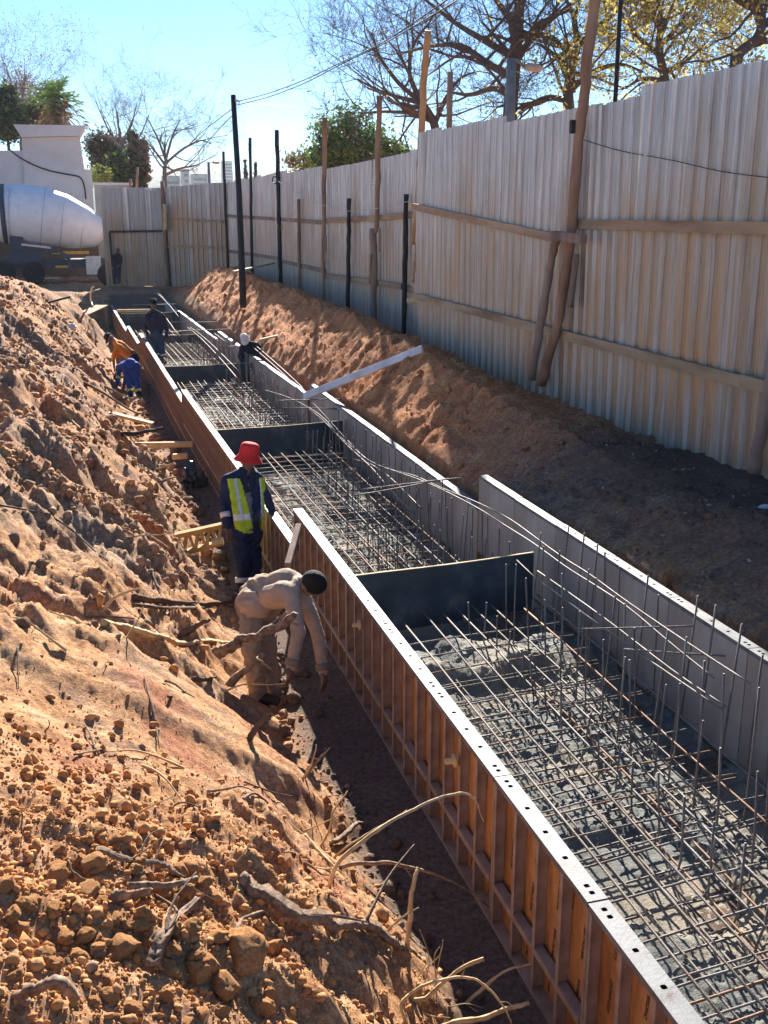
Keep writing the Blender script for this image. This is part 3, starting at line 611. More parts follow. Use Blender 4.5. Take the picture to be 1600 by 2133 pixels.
pchild('light_sensor',MB().bar(atX(1193,250,px-.09),atX(1192,278,px-.09),.07,.05,0,(1,0,0)),M['pole_dark'],near)
# far run
far=thing('corrugated_fence','long far corrugated iron fence with a line of mixed tall and short posts','fence',(FX,30,1.1))
y=19.4
fx=lambda Y:np.interp(Y,[19.3,22.0,50.5],[FX+.02,FX2,FX2-.05])+.05*math.sin(Y*.3)*(Y>22)
while y<49.9:
    n=4
    z0=float(height(FX2,y+.5,False))-.3; top=np.interp(y,[19.3,21.8,24,27,30,38,50],[4.78,4.77,4.83,4.74,4.83,4.9,4.95])+random.uniform(-.02,.02)
    sl_=-math.atan((fx(y+1)-fx(y))); add_sheet(far,(fx(y)+random.choice([0,.005]),y,z0),n,top-z0,sl_,random.uniform(-.006,.006)); y+=1.03*math.cos(sl_)
rxf=FX2-.1
Rf=lambda *q:[atX(*f2(*p),rxf) for p in q]
for q in([(130,905),(450,925)],[(450,925),(740,947)],[(745,935),(1060,918)],[(1060,918),(1330,893)],[(130,1125),(450,1172)],[(460,1185),(740,1252)],[(745,1280),(1240,1352)],[(1230,1350),(1400,1405)]):
    a,b=Rf(*q); rail(far,a,b,.05,.12,M['timber_grey'] if q[0][0]<700 else M['timber'])
pf=FX2-.2
for pts,r,m,lab in[([(107,500),(122,900),(137,1300)],.062,'pole_dark','thin dark post nearest the corner'),([(275,412),(281,850),(290,1330)],.06,'pole_dark','second dark post from the corner'),([(443,365),(455,900),(468,1450)],.07,'pole_dark','dark post carrying a coil of wire'),
    ([(581,800),(583,1100),(586,1520)],.055,'pole_wood','short reddish post'),([(745,285),(740,800),(735,1540)],.062,'pole_wood','tall gum post'),([(898,795),(895,1100),(888,1570)],.058,'pole_dark','short dark post with square top'),
    ([(1088,150),(1080,600),(1072,1010)],.06,'pole_wood','tall upper pole lashed to a thicker stump'),([(1050,985),(1055,1300),(1050,1640)],.085,'timber_grey','thick stump post carrying the tall pole'),([(1258,768),(1250,1200),(1240,1740)],.055,'pole_dark','short square dark post near the fence step'),
    ([(1395,-260),(1372,0),(1348,520),(1325,900),(1305,1080)],.068,'pole_orange','tall orange debarked pole at the fence step'),([(1345,1010),(1320,1180),(1303,1320)],.06,'timber','slanting timber strapped to the pole at the fence step'),([(1340,1100),(1350,1230),(1338,1330),(1336,1740)],.055,'timber_grey','grey lower post at the fence step')]:
    pole(far,[atX(*f2(*p),pf) for p in pts],r,M[m],'post',lab)
for q in[(1280,840,1395,850),(1340,868,1400,875),(1268,1437,1385,1432)]:
    pchild('batten',MB().bar(atX(*f2(q[0],q[1]),pf-.1),atX(*f2(q[2],q[3]),pf-.1),.06,.09),M['timber_new'],far)
for q in[(1030,1150,1025,1330),(1090,980,1088,1130),(752,1030,750,1190),(475,960,474,985),(447,960,447,985)]:
    pchild('batten',MB().bar(atX(*f2(q[0],q[1]),pf-.1),atX(*f2(q[2],q[3]),pf-.1),.1,.04,0,(1,0,0)),M['timber'],far)
cw=[atX(*f2(430+ 14*math.cos(a),678+24*math.sin(a)),pf-.1) for a in np.linspace(0,6.28,14)]
pchild('wire_coil',MB().tube(cw,.02,6),M['wire'],far,True)
tag(MB().tube([atX(938,150,6.75),atX(935,330,6.75)],.055,9).obj('wooden_post',M['pole_wood'],None,True),'brown wooden post top standing behind the near fence beside the street lamp','post')
tag(MB().tube([atX(1296,-60,6.9),atX(1280,240,6.9)],.03,8).obj('steel_pole',M['pole_dark'],None,True),'thin dark pole rising behind the near fence right of the leaning post','pole')
# end fence and gate
C0=np.array([fx(50),50.3]); E0=atY(352,595,52.4)[:2]
end=thing('corrugated_fence','short corrugated fence across the far end beside the gate','fence',(C0[0],C0[1],1.0))
dv=E0-C0; L=np.linalg.norm(dv); dv/=L; k=0
while k<L-.1:
    p=C0+dv*k; zb=np.interp(k,[0,L],[.3,.1]); add_sheet(end,(p[0],p[1],zb),4,np.interp(k,[0,L],[4.93,4.72])-zb,math.atan2(-dv[0],dv[1]),0); k+=1.03
nrm=np.array([dv[1],-dv[0]]); nrm=nrm*(-1 if nrm[1]>0 else 1)
for za,zb in[((352,455),(465,462)),((352,513),(465,516))]:
    A=atY(za[0],za[1],52.4); B=atY(zb[0],zb[1],50.4); A[:2]+=nrm*.1; B[:2]+=nrm*.1; rail(end,A,B,.05,.11,M['timber'])
pole(end,[np.array([*(E0+nrm*.15),.1]),np.array([*(E0+nrm*.1),5.0])],.09,M['pole_wood'],'post','brown gate post'); 
pole(end,[atY(343,425,52.1),atY(345,480,52.1)],.1,M['timber_new'],'batten')
gate=thing('site_gate','corrugated site gate with a dark steel frame, shut behind the dark clothed man','gate',(2.9,52.9,.2))
ga=atY(222,590,52.7); gb=atY(347,592,52.5); gd=(gb-ga)[:2]; gl=np.linalg.norm(gd); gd/=gl; k=0
while k<gl-.3:
    p=ga[:2]+gd*k; add_sheet(gate,(p[0],p[1],.22),4,4.45+random.uniform(-.03,.03),math.atan2(-gd[0],gd[1]),0); k+=1.03
fr=[atY(228,483,52.45),atY(348,481,52.35),atY(357,596,52.3)]; fb=atY(238,590,52.45)
for a,b in((fr[0],fr[1]),(fr[1],fr[2]),(fr[0],fb)): pchild('frame_tube',MB().bar(a,b,.09,.09),M['pole_dark'],gate)
# big tarred pole and lines
tp=thing('utility_pole','thick tarred pole leaning on the red mound','pole',tuple(atz(506,612,1.35)))
k0=np.linalg.norm(0); kk=(np.array(tp.location)-CAM)@fwd
pchild('shaft',MB().tube([J(507,640,kk),J(504,560,kk),J(498,400,kk),J(486,199,kk)],[.095,.095,.085,.075],10),M['pole_dark'],tp,True)
pchild('insulator',MB().bar(J(490,208,kk-.1),J(500,212,kk-.1),.05,.05),M['wire_pale'],tp)
def cable(pts,r,label,m='wire',sm=True):
    P=np.array(pts,float); t=np.linspace(0,len(P)-1,len(P)*5); 
    Q=np.stack([np.interp(t,np.arange(len(P)),P[:,i]) for i in range(3)],1)
    for _ in range(5): Q[1:-1]=(Q[:-2]+2*Q[1:-1]+Q[2:])/4
    return tag(MB().tube(Q,r,5).obj('cable',M[m],None,True),label,'cable')
cable([J(493,212,kk),J(560,195,29),J(640,165,26),J(720,125,23),J(800,90,20),J(960,-20,16)],.011,'upper overhead cable from the tarred pole towards the bare tree')
cable([J(493,219,kk),J(560,203,29),J(640,172,26),J(720,128,23),J(800,93,20),J(980,-16,16)],.011,'lower overhead cable from the tarred pole towards the bare tree')
cable([J(490,222,kk),J(460,245,36),J(420,275,42),J(385,310,50)],.013,'upper cable falling left from the tarred pole')
cable([J(490,234,kk),J(455,270,36),J(415,315,42),J(390,335,50)],.013,'lower cable falling left from the tarred pole')
cable([J(493,216,kk),J(560,217,34),J(640,225,38)],.007,'thin level cable going right from the tarred pole')
fw=FX2-.3
cable([atX(573,374,fw),atX(600,390,fw),atX(650,418,fw),atX(700,438,fw),atX(740,441,fw),atX(800,432,fw),atX(870,415,fw),atX(960,375,fw),atX(1060,325,fw),atX(1192,255,fw)],.007,'pale wire sagging along the corrugated fences','wire_pale')
cable([atX(1212,290,FX-.1),atX(1290,315,FX-.08),atX(1400,333,FX-.08),atX(1500,358,FX-.08),atX(1620,372,FX-.08)],.005,'thin dark wire along the near fence sheets')
def lamp(base,head,k,label,arm,r,hs):
    t=thing('street_lamp',label,'street lamp',tuple(J(*base,k)))
    a=J(*base,k);b=J(*arm,k);h=J(*head,k)
    top=np.array([a[0],a[1],b[2]+.1]); pchild('pole',MB().tube([[a[0],a[1],.5],a,top],[r*1.1,r*1.05,r],10),M['lamp_pole'],t,True)
    pchild('arm',MB().tube([top-[0,0,.08],(top+h)/2+[0,0,.03],h],r*.3,7),M['lamp_pole'],t,True)
    d=(h-top);d[2]=0;d/=np.linalg.norm(d); n=10; q=[];R=[]
    for i in range(n): q.append(h+d*hs*(i/(n-1))); R.append(hs*.2*math.sin(PI*(.12+.84*i/(n-1)))**.6)
    mb=MB().tube(q,R,12); 
    for v in mb.v: v[:,2]=h[2]+(v[:,2]-h[2])*.7
    pchild('lamp_head',mb,M['lamp_head'],t,True)
M['lamp_pole']=mat('lamp_pole',(.20,.21,.22),.55,.2); M['lamp_head']=mat('lamp_head',(.45,.43,.38),.45)
lamp((1062,245),(1092,138),22,'grey street lamp with a flat oval head behind the near fence',(1064,137),.10,.62)
lamp((437,400),(444,338),64,'small distant street lamp left of the hazy tower block',(437,342),.08,.75)
# ---------------------------------------------------------------- mixer truck
TY=56.0
M['drum']=mat('drum_paint',(.8,.8,.83),.42,0,.04,8,ramp=[(.3,(.74,.74,.75)),(.5,(.85,.85,.86)),(.7,(.89,.89,.90))],nscale=2.5,detail=9,spec=.5)
M['rimd']=mat('dusty_rim',(.24,.23,.23),.7); M['truck_dark']=mat('truck_dark',(.07,.08,.105),.6); M['tyre']=mat('tyre',(.03,.03,.032),.85); M['yellow']=mat('yellow_marking',(.65,.35,.05),.5); M['tank']=mat('grey_box',(.55,.56,.58),.45,.3); M['cabw']=mat('cab_paint',(.7,.7,.72),.35)
TT=lambda x,y,dy=0:atY(x,y,TY+dy)
tr=thing('mixer_truck','concrete mixer truck with a big silver drum standing by the gate','truck',(float(TT(110,585)[0]),TY,.2))
ax=[(-75,440),(-45,441),(-20,443),(8,446),(50,448),(90,452),(130,461),(175,475),(207,487),(217,492)]; rr=[22,38,50,58,60.5,60,56,44,30,20]
C=[TT(*p,1.2) for p in ax]; sc=1/2200*( (C[4]-CAM)@fwd)
d=MB(); d.tube(C,[r*sc for r in rr],40); o=pchild('drum',d,M['drum'],tr,True)
pchild('drum_ring',MB().tube([TT(4,446,1.2),TT(14,446,1.2)],[60*sc]*2,40),M['truck_dark'],tr,True)
for (xa_,ya_,ra_) in((90,452,60.4),(130,461,56.4),(172,474.3,44.8)):
    pchild('drum_seam',MB().tube([TT(xa_-.6,ya_,1.2),TT(xa_+.6,ya_+.2,1.2)],[ra_*sc]*2,40),M['tank'],tr,True)
pchild('drum_ring',MB().tube([TT(18,446,1.2),TT(22,446.3,1.2)],[61.4*sc]*2,40),M['cabw'],tr,True)
X0,X1=float(TT(-60,540)[0]),float(TT(250,540)[0])
pchild('chassis',MB().box((X0,TY+.3,.95),(X1,TY+2.1,1.35)),M['truck_dark'],tr)
pchild('side_strip',MB().box((float(TT(108,520)[0]),TY+.05,1.62),(float(TT(185,520)[0]),TY+.12,1.76)),M['yellow'],tr)
pchild('side_strip',MB().box((float(TT(115,551)[0]),TY+.05,.96),(float(TT(143,551)[0]),TY+.1,1.07)),M['yellow'],tr)
bx=[float(TT(v,545)[0]) for v in(179,210)]
b=MB().box((bx[0],TY,.62),(bx[1],TY+.6,1.5)); 
for z in(.85,1.05,1.25): b.box((bx[0]+.01,TY-.02,z),(bx[1]-.01,TY-.001,z+.04))
pchild('tool_box',b,M['tank'],tr)
mg=[(float(TT(v,0)[0]),z) for v,z in((-40,1.55),(-20,1.8),(85,1.8),(104,1.5),(106,.8),(100,.8),(96,1.4),(82,1.68),(-18,1.68),(-34,1.45))]
pchild('mudguard',MB().prism(mg,TY,TY+.62,0,Matrix(((1,0,0,0),(0,0,1,0),(0,1,0,0),(0,0,0,1)))),M['truck_dark'],tr)
pchild('mudguard_skirt',MB().box((float(TT(-38,0)[0]),TY+.03,1.2),(float(TT(40,0)[0]),TY+.08,1.66)),M['truck_dark'],tr)
pchild('strut',MB().bar(TT(10,478,.3),TT(45,508,.3),.1,.1),M['cabw'],tr); pchild('strut',MB().bar(TT(45,509,.2),TT(106,516,.2),.1,.1),M['tank'],tr)
pchild('hopper',MB().prism([(float(TT(-40,0)[0]),3.6),(float(TT(2,0)[0]),3.9),(float(TT(4,0)[0]),1.9),(float(TT(-20,0)[0]),1.7)],TY+.2,TY+2.2,0,Matrix(((1,0,0,0),(0,0,1,0),(0,1,0,0),(0,0,0,1)))),M['truck_dark'],tr)
RY=Matrix.Rotation(PI/2,4,'X')
for v,yy in((70,.05),(8,.05),(225,-2.2)):
    c=TT(v,550,yy); c[2]=.2+.52
    w=pchild('wheel',MB().lathe([(.30,-.15),(.48,-.15),(.53,-.10),(.53,.12),(.48,.17),(.3,.17)],28,0,c,RY),M['tyre'],tr,True)
    r=MB().lathe([(.05,.10),(.12,.13),(.14,.05),(.27,.05),(.3,.12),(.3,-.1),(.05,-.1)],20,0,c,RY).obj('rim',M['tank'] if v>200 else M['rimd'],w,True); r.data.transform((Matrix.Translation(tr.location)).inverted())
cx0,cx1=float(TT(243,0)[0]),float(TT(296,0)[0])
pchild('cab',MB().box((cx0,TY+.1,.9),(cx1,TY+2.4,3.3)).box((cx0+.1,TY+.15,3.3),(cx1-.25,TY+2.35,3.6)),M['cabw'],tr)
pchild('windscreen',MB().box((cx1+.003,TY+.3,2.0),(cx1+.02,TY+2.2,3.1)),M['truck_dark'],tr)
# ---------------------------------------------------------------- white building and low walls behind
M['whitewall']=mat('painted_plaster',(.62,.6,.6),.85,0,.1,10,ramp=[(.3,(.52,.50,.50)),(.7,(.66,.64,.63))],nscale=.8,detail=8)
M['brownwall']=mat('plastered_wall',(.36,.33,.3),.9,0,.2,10,nscale=1.)
BY=63.
M['plinth']=mat('stained_plinth',(.15,.10,.075),.95,0,.3,8,nscale=.8)
def bp(x,y): q=atY(x,y,BY); return (float(q[0]),float(q[2]))
SW=Matrix(((1,0,0,0),(0,0,1,0),(0,1,0,0),(0,0,0,1)))
bd=thing('white_building','white plastered building with a tapering chimney like block above the mixer truck','building',(-1.,BY+3,.2))
pchild('tower',MB().prism([bp(45,287),(bp(48,400)[0],.0),(bp(188,400)[0],.0),bp(176,352),bp(166,284)],BY,BY+4,0,SW),M['whitewall'],bd)
pchild('tower_cap',MB().prism([bp(28,260),bp(45,286.5),bp(166,283.5),bp(178,262)],BY-.3,BY+4.3,0,SW),M['whitewall'],bd)
pchild('plinth',MB().box((bp(-120,0)[0],BY-.25,-.3),(bp(205,0)[0],BY-.003,3.3)),M['plinth'],bd)
pchild('wall',MB().prism([bp(-120,314),(bp(-120,400)[0],0.),(bp(47,400)[0],0.),bp(47.5,313)],BY+.15,BY+5,0,SW),M['whitewall'],bd)
pchild('wall',MB().prism([bp(176.5,352),(bp(176.5,400)[0],0.),(bp(192,400)[0],0.),bp(191,354)],BY+.1,BY+4,0,SW),M['whitewall'],bd)
cable([atY(18,310,BY-.1),atY(45,332,BY-.1),atY(95,355,BY-.1),atY(150,365,BY-.1),atY(168,368,BY-.1),atY(176,385,BY-.1),atY(179,415,BY-.1)],.04,'dark cable drooping across the white building')
wl=thing('boundary_wall','low grey boundary wall with a flat coping behind the gate','wall',(2.,60.,.2))
q=[atY(x,y,60) for x,y in((196,382),(272,378))]; pchild('wall_face',MB().box((q[0][0],60,-.2),(q[1][0],60.3,5.0)),M['brownwall'],wl); pchild('coping',MB().box((q[0][0]-.1,59.9,5.003),(q[1][0]+.1,60.4,5.12)),M['whitewall'],wl)
for i,(x,y0,y1) in enumerate(((286,348,396),(272,372,396))):
    tag(MB().tube([atY(x-1,y1,58),atY(x,y0,58)],.07,7).obj('wooden_post',M['pole_wood'],None,True),['taller stub post above the site gate','shorter stub post above the site gate'][i],'post')
# ---------------------------------------------------------------- trees
M['bark']=mat('dark_bark',(.135,.11,.10),.9,0,.6,20,nscale=6); M['bark_far']=mat('grey_bark',(.20,.165,.15),.9,0,.3,10,nscale=5)
def leafmat(name,col,tr=.25):
    m,t,b,co=newmat(name,.6,0,.3); n=noisenode(t,co,1.3,4,.6); n2=noisenode(t,co,9,2,.5)
    c=rampnode(t,n,[(.3,tuple(v*.55 for v in col)),(.7,tuple(min(1,v*1.35) for v in col))]); d=rampnode(t,n2,[(.3,.7),(.7,1.25)])
    t.links.new(mixnode(t,c,d,1.,'MULTIPLY'),b.inputs['Base Color'])
    b.inputs['Transmission Weight'].default_value=0
    ts=t.nodes.new('ShaderNodeBsdfTranslucent'); t.links.new(c,ts.inputs[0]); mx=t.nodes.new('ShaderNodeMixShader'); mx.inputs[0].default_value=tr
    out=[x for x in t.nodes if x.type=='OUTPUT_MATERIAL'][0]; t.links.new(b.outputs[0],mx.inputs[1]); t.links.new(ts.outputs[0],mx.inputs[2]); t.links.new(mx.outputs[0],out.inputs[0]); return m
M['leaf_green']=leafmat('leaf_green',(.15,.24,.06),.35); M['leaf_dark']=leafmat('leaf_dark',(.075,.10,.06)); M['leaf_yellow']=leafmat('leaf_yellow',(.62,.53,.14),.5); M['leaf_tan']=leafmat('leaf_tan',(.25,.16,.08),.3); M['leaf_pale']=leafmat('leaf_pale',(.34,.38,.12),.4); M['leaf_brown']=leafmat('leaf_brown',(.22,.16,.12))
def unit(v): return v/(np.linalg.norm(v)+1e-9)
def grow(mb,p,d,L,r,depth,ends,bend=.25,up=.12,kids=(3,5),spread=.75,sides=None,gn=None):
    n=4 if depth>1 else 3; pts=[p]; R=[r]; dd=d.copy()
    for i in range(n):
        dd=unit(dd+rng.normal(size=3)*bend*.6+np.array([0,0,up*.4])); p=p+dd*L/n; pts.append(p); R.append(r*(1-.55*(i+1)/n))
    mb.tube(pts,R,(7 if r>.06 else 5 if r>.02 else 3),cap=False)
    if depth==0: ends.append(pts[-1]); return
    for i in range(random.randint(*kids)):
        t=random.uniform(.35,1.) if i else 1.; k=min(n-1,int(t*n)); q=pts[k]+(pts[k+1]-pts[k])*(t*n-k if k<n else 0); 
        if t==1.: q=pts[-1]
        nd=unit(unit(pts[k+1]-pts[k])+rng.normal(size=3)*spread)
        grow(mb,q,nd,L*random.uniform(.52,.8),max(R[min(n,k+1)]*random.uniform(.5,.8),.005),depth-1,ends,bend,up,kids,spread)
def leaves(cs,n,spread,size,m,name,parent):
    cs=np.array(cs); c=cs[rng.integers(0,len(cs),n)]+rng.normal(size=(n,3))*spread
    a=rng.normal(size=(n,3));a/=np.linalg.norm(a,axis=1)[:,None]; b=np.cross(a,rng.normal(size=(n,3)));b/=np.linalg.norm(b,axis=1)[:,None]
    s=size*rng.uniform(.5,1.3,(n,1)); v=np.stack([c-a*s,c+b*s*.45,c+a*s,c-b*s*.45],1).reshape(-1,3)
    mb=MB(); mb.v=[v]; mb.n=len(v); mb.f=np.arange(len(v)).reshape(-1,4).tolist(); mb.m=[0]*n
    return pchild(name,mb,m,parent)
def bare_tree(label,limbs,k,r0,depth=3,m='bark',L=1.6,lf=None,seed=0,kids=(3,4),tw=None,foot=None):
    """limbs: image polylines (px,py,dk) that guide the main limbs; first one is the trunk"""
    global rng; random.seed(seed+5); rng=np.random.default_rng(seed)
    base=J(*limbs[0][0][:2],k)
    t=thing('tree',label,'tree',(float(base[0]),float(base[1]),float(foot if foot is not None else .6)))
    trunk=MB(); crown=MB(); ends=[]
    for i,pl in enumerate(limbs):
        P=np.array([J(q[0],q[1],k+(q[2] if len(q)>2 else 0)) for q in pl]); tt=np.linspace(0,len(P)-1,len(P)*4-3); Q=np.stack([np.interp(tt,np.arange(len(P)),P[:,j]) for j in range(3)],1)
        for _ in range(2): Q[1:-1]=(Q[:-2]+2*Q[1:-1]+Q[2:])/4
        if i==0: Q=np.concatenate([[np.array([Q[0][0],Q[0][1],t.location.z-.3])],Q])
        ra=r0*(1 if i==0 else .55); R=np.linspace(ra,ra*(.6 if i==0 else .3),len(Q)); (trunk if i==0 else crown).tube(Q,R,9,cap=False)
        s0=0 if i else len(Q)//2
        for j in range(s0,len(Q)):
            if random.random()<(.55 if i else .35) or j==len(Q)-1:
                T=unit(Q[min(j+1,len(Q)-1)]-Q[max(j-1,0)]); d=unit(T*.6+rng.normal(size=3)*.75+np.array([0,0,.25])); grow(crown,Q[j],d,L*random.uniform(.6,1.1),R[j]*.55,depth,ends,.3,.15,kids,.7)
    pchild('trunk',trunk,M[m],t,True); pchild('crown',crown,M[m],t)
    for n,sp,sz,mm,frac in(lf or []):
        e=[q for q in ends if frac(q)]
        if e: leaves(e,n,sp,sz,M[mm],'leaves',t)
    return t
al=lambda q:True
def pxof(q): d=np.array(q)-CAM;k=d@fwd; return CX+F*(d@rgt)/k
bare_tree('big bare tree with a thick straight dark trunk behind the street lamp',[[(1062,250),(1068,170),(1077,90),(1083,0),(1090,-90)],[(1064,115),(1010,85),(950,50),(880,-5)],[(1066,160),(1010,130),(960,90),(900,95,2),(840,110,3)],[(1080,80),(1120,70),(1160,80,-1),(1190,130,-1)],[(1072,130),(1110,75),(1160,30),(1230,-20)],[(1078,60),(1040,10),(1000,-50)],[(1068,200),(1030,180,1),(980,200,2),(930,190,3)]],26,.19,4,L=1.5,seed=3,kids=(2,4),
    lf=[(400,.05,.045,'leaf_tan',al),(250,.06,.045,'leaf_yellow',al)])
bare_tree('bare spreading tree behind the tall orange pole at the fence step',[[(910,290),(905,255),(880,215),(865,190)],[(905,255),(860,235),(800,232),(750,236)],[(880,215),(830,175),(790,120),(775,70)],[(868,195),(850,150),(860,90),(900,40)],[(905,260),(930,200),(960,160),(990,150)],[(880,215),(840,205),(790,190),(745,165)]],32,.15,4,L=1.9,seed=8,kids=(2,4),lf=[(350,.05,.05,'leaf_tan',al)])
bare_tree('leaning tree with twisting dark limbs and some yellow leaves behind the leaning post',[[(1190,260),(1182,200),(1190,140),(1205,90)],[(1190,150),(1150,110),(1120,90)],[(1200,100),(1240,60),(1290,20),(1340,-30)],[(1186,190),(1230,150),(1290,130),(1340,150)],[(1205,90),(1195,40),(1215,-20)],[(1184,210),(1140,200),(1090,225),(1050,228)]],25,.15,4,L=1.5,seed=21,kids=(2,4),lf=[(3600,.09,.05,'leaf_yellow',lambda q:pxof(q)>1220),(500,.06,.05,'leaf_tan',al)])
bare_tree('yellow leaved tree in autumn colour above the near fence',[[(1390,230),(1385,160),(1370,100),(1380,40)],[(1380,120),(1330,80),(1290,20)],[(1370,100),(1420,50),(1440,-20)],[(1385,150),(1430,130),(1470,90)],[(1388,170),(1340,160),(1300,185)],[(1375,60),(1350,10),(1340,-60)]],24,.12,4,L=1.3,seed=33,kids=(2,4),lf=[(11000,.10,.055,'leaf_yellow',al),(4500,.11,.055,'leaf_pale',al)])
bare_tree('crooked dark limbed tree at the far right above the near fence',[[(1525,170),(1535,120),(1545,105),(1580,80),(1590,40),(1570,-10)],[(1545,105),(1525,115),(1522,140)],[(1585,60),(1620,20),(1660,-10)],[(1575,20),(1530,0),(1510,-40)],[(1580,80),(1620,90),(1660,80)]],20,.12,4,L=1.2,seed=41,kids=(2,4),lf=[(4200,.10,.05,'leaf_yellow',al),(600,.06,.05,'leaf_tan',al)])
def bushy(label,px,py,wpx,hpx,k,n,mats,size,seed,trunk=True,cat='tree',name='tree',foot=.8,m='bark'):
    global rng; random.seed(seed); rng=np.random.default_rng(seed); s=k/F
    c=J(px,py,k); t=thing(name,label,cat,(float(c[0]),float(c[1]),foot)); W_,H_=wpx*s/2,hpx*s/2; cs=[]
    for i in range(40):
        while True:
            q=rng.uniform(-1,1,3)
            if np.linalg.norm(q)<1: break
        q=unit(q)*np.linalg.norm(q)**.5; cs.append(c+q*np.array([W_,W_,H_])*.85)
    mb=MB(); base=np.array([c[0],c[1],foot-.3]); mb.tube([base,c+[0,0,-H_*.5]],[W_*.09+.04,W_*.06+.02],7)
    pchild('trunk',mb,M[m],t,True); bb=MB()
    for q in cs[:24]: bb.tube([c+[0,0,-H_*.6],(c+q)/2+rng.normal(size=3)*.1,q],[.05,.03,.012],4)
    pchild('crown',bb,M[m],t)
    for mm,fr in mats: leaves(cs,int(n*fr),W_*.19,size,M[mm],'leaves',t)
    return t
bushy('dense green leafy tree rising behind the far fence',745,312,190,150,50,16000,[('leaf_green',.75),('leaf_dark',.25)],.11,51)
bushy('brownish sparse shrub left of the dense green tree behind the far fence',632,336,80,40,56,900,[('leaf_brown',.7),('leaf_pale',.3)],.12,52,cat='shrub',name='shrub')
bushy('olive tree crown right of the dense green tree, behind the tall upper pole',835,330,70,60,50,900,[('leaf_pale',.5),('leaf_green',.5)],.14,58)
bushy('grey brown leafless thicket at the top left corner behind the palm',55,205,130,110,90,6000,[('leaf_brown',.85),('leaf_tan',.15)],.09,59)
bushy('large dark evergreen at the left edge behind the white building',12,240,80,120,75,9000,[('leaf_dark',.8),('leaf_green',.2)],.15,53)
bushy('brown dry leaved tree between the palm and the left edge',78,255,90,100,78,7000,[('leaf_brown',.75),('leaf_dark',.25)],.12,54)
bushy('dark rounded tree just right of the white building',225,322,95,90,76,8000,[('leaf_dark',.55),('leaf_brown',.45)],.13,55)
bushy('pale leaved hedge shrub at the corner of the white building',207,366,44,36,64,1600,[('leaf_pale',.9),('leaf_green',.1)],.12,56,cat='shrub',name='shrub')
bushy('low dark green bush above the gate beside the stub posts',262,352,70,66,72,5200,[('leaf_dark',.6),('leaf_green',.4)],.18,57,cat='shrub',name='shrub')
def conifer(label,px,y0,y1,wpx,k,seed,n=1600,m='leaf_dark'):
    global rng; rng=np.random.default_rng(seed); s=k/F; b=J(px,y1,k); h=(y1-y0)*s; w=wpx*s/2
    t=thing('conifer_tree',label,'tree',(float(b[0]),float(b[1]),.2)); pchild('trunk',MB().tube([[b[0],b[1],0],b+[0,0,h*.8]],[.18,.05],7),M['bark'],t,True)
    u=rng.uniform(0,1,70)**.8; a=rng.uniform(0,6.28,70); cs=np.stack([b[0]+np.cos(a)*w*(1-u)*.7,b[1]+np.sin(a)*w*(1-u)*.7,b[2]+u*h],1); leaves(cs,n,w*.2,.2,M[m],'crown',t)
conifer('tall pointed conifer behind the site gate, taller of the two',283,288,392,40,70,61); conifer('shorter brownish conifer right of the tall one behind the site gate',303,298,392,38,72,62,1400,'leaf_brown')
conifer('slim cypress just right of the tarred pole',513,338,400,13,150,63,700); conifer('second slim cypress, a little right of the first',534,342,400,11,155,64,600)
random.seed(70); rng=np.random.default_rng(70)
bare_tree('leafless tree with fine upswept branches behind the dark rounded tree',[[(250,400),(258,340),(252,300)],[(256,320),(225,270),(205,225)],[(252,300),(245,250),(240,215)],[(254,305),(275,260),(285,215)],[(256,330),(290,290),(310,240)]],72,.16,4,'bark_far',2.6,kids=(2,4),seed=71,foot=.2)
bare_tree('wide leafless tree with a forked trunk above the end fence',[[(345,400),(342,360),(346,330)],[(346,335),(330,290),(310,250)],[(346,330),(360,280),(375,250)],[(346,340),(380,310),(420,290),(440,300)],[(344,365),(375,350),(410,345),(435,330)],[(345,345),(320,310),(290,280)]],68,.17,4,'bark_far',2.3,kids=(2,4),seed=72,foot=.2)
bare_tree('grey leafless tree at the top left behind the evergreen',[[(45,300),(50,250),(45,215)],[(48,235),(20,190),(5,160)],[(46,220),(50,180),(55,155)],[(48,235),(80,200),(95,165)]],85,.2,4,'bark_far',3.2,kids=(2,4),seed=73,lf=[(2600,.15,.07,'leaf_brown',al)],foot=.2)
def palm(label,px,y0,y1,k,seed):
    global rng; random.seed(seed); rng=np.random.default_rng(seed); top=J(px,y0,k); t=thing('palm_tree',label,'palm tree',(float(top[0]),float(top[1]),.2))
    pchild('trunk',MB().tube([[top[0],top[1],0],top+[0,0,-2],top],[.35,.28,.25],9,jit=.08),M['bark_far'],t,True)
    for mm,el0,el1,n in(('leaf_green',-.15,1.35,24),('leaf_tan',-1.45,-.4,30)):
        mb=MB()
        for i in range(n):
            a=random.uniform(0,6.28);e=random.uniform(el0,el1);d=np.array([math.cos(a)*math.cos(e),math.sin(a)*math.cos(e),math.sin(e)]);L=random.uniform(1.5,2.3)
            pts=[top+d*L*u+np.array([0,0,-.9*u*u]) for u in np.linspace(0,1,6)]; mb.tube(pts,[.03,.025,.02,.015,.01,.006],3)
            for j in range(1,6):
                for sd in(-1,1):
                    for q in range(2):
                        s=unit(np.cross(d,[0,0,1])*sd+d*.6+rng.normal(size=3)*.25); b=pts[j]-d*.12*q; mb.add([b,b+s*.3+[0,0,.03],b+s*.75-[0,0,.2],b+d*.015],[(0,1,2,3)])
        pchild('crown' if mm=='leaf_green' else 'dead_fronds',mb,M[mm],t)
palm('tall palm with drooping dry fronds above the white building',119,203,300,74,81)
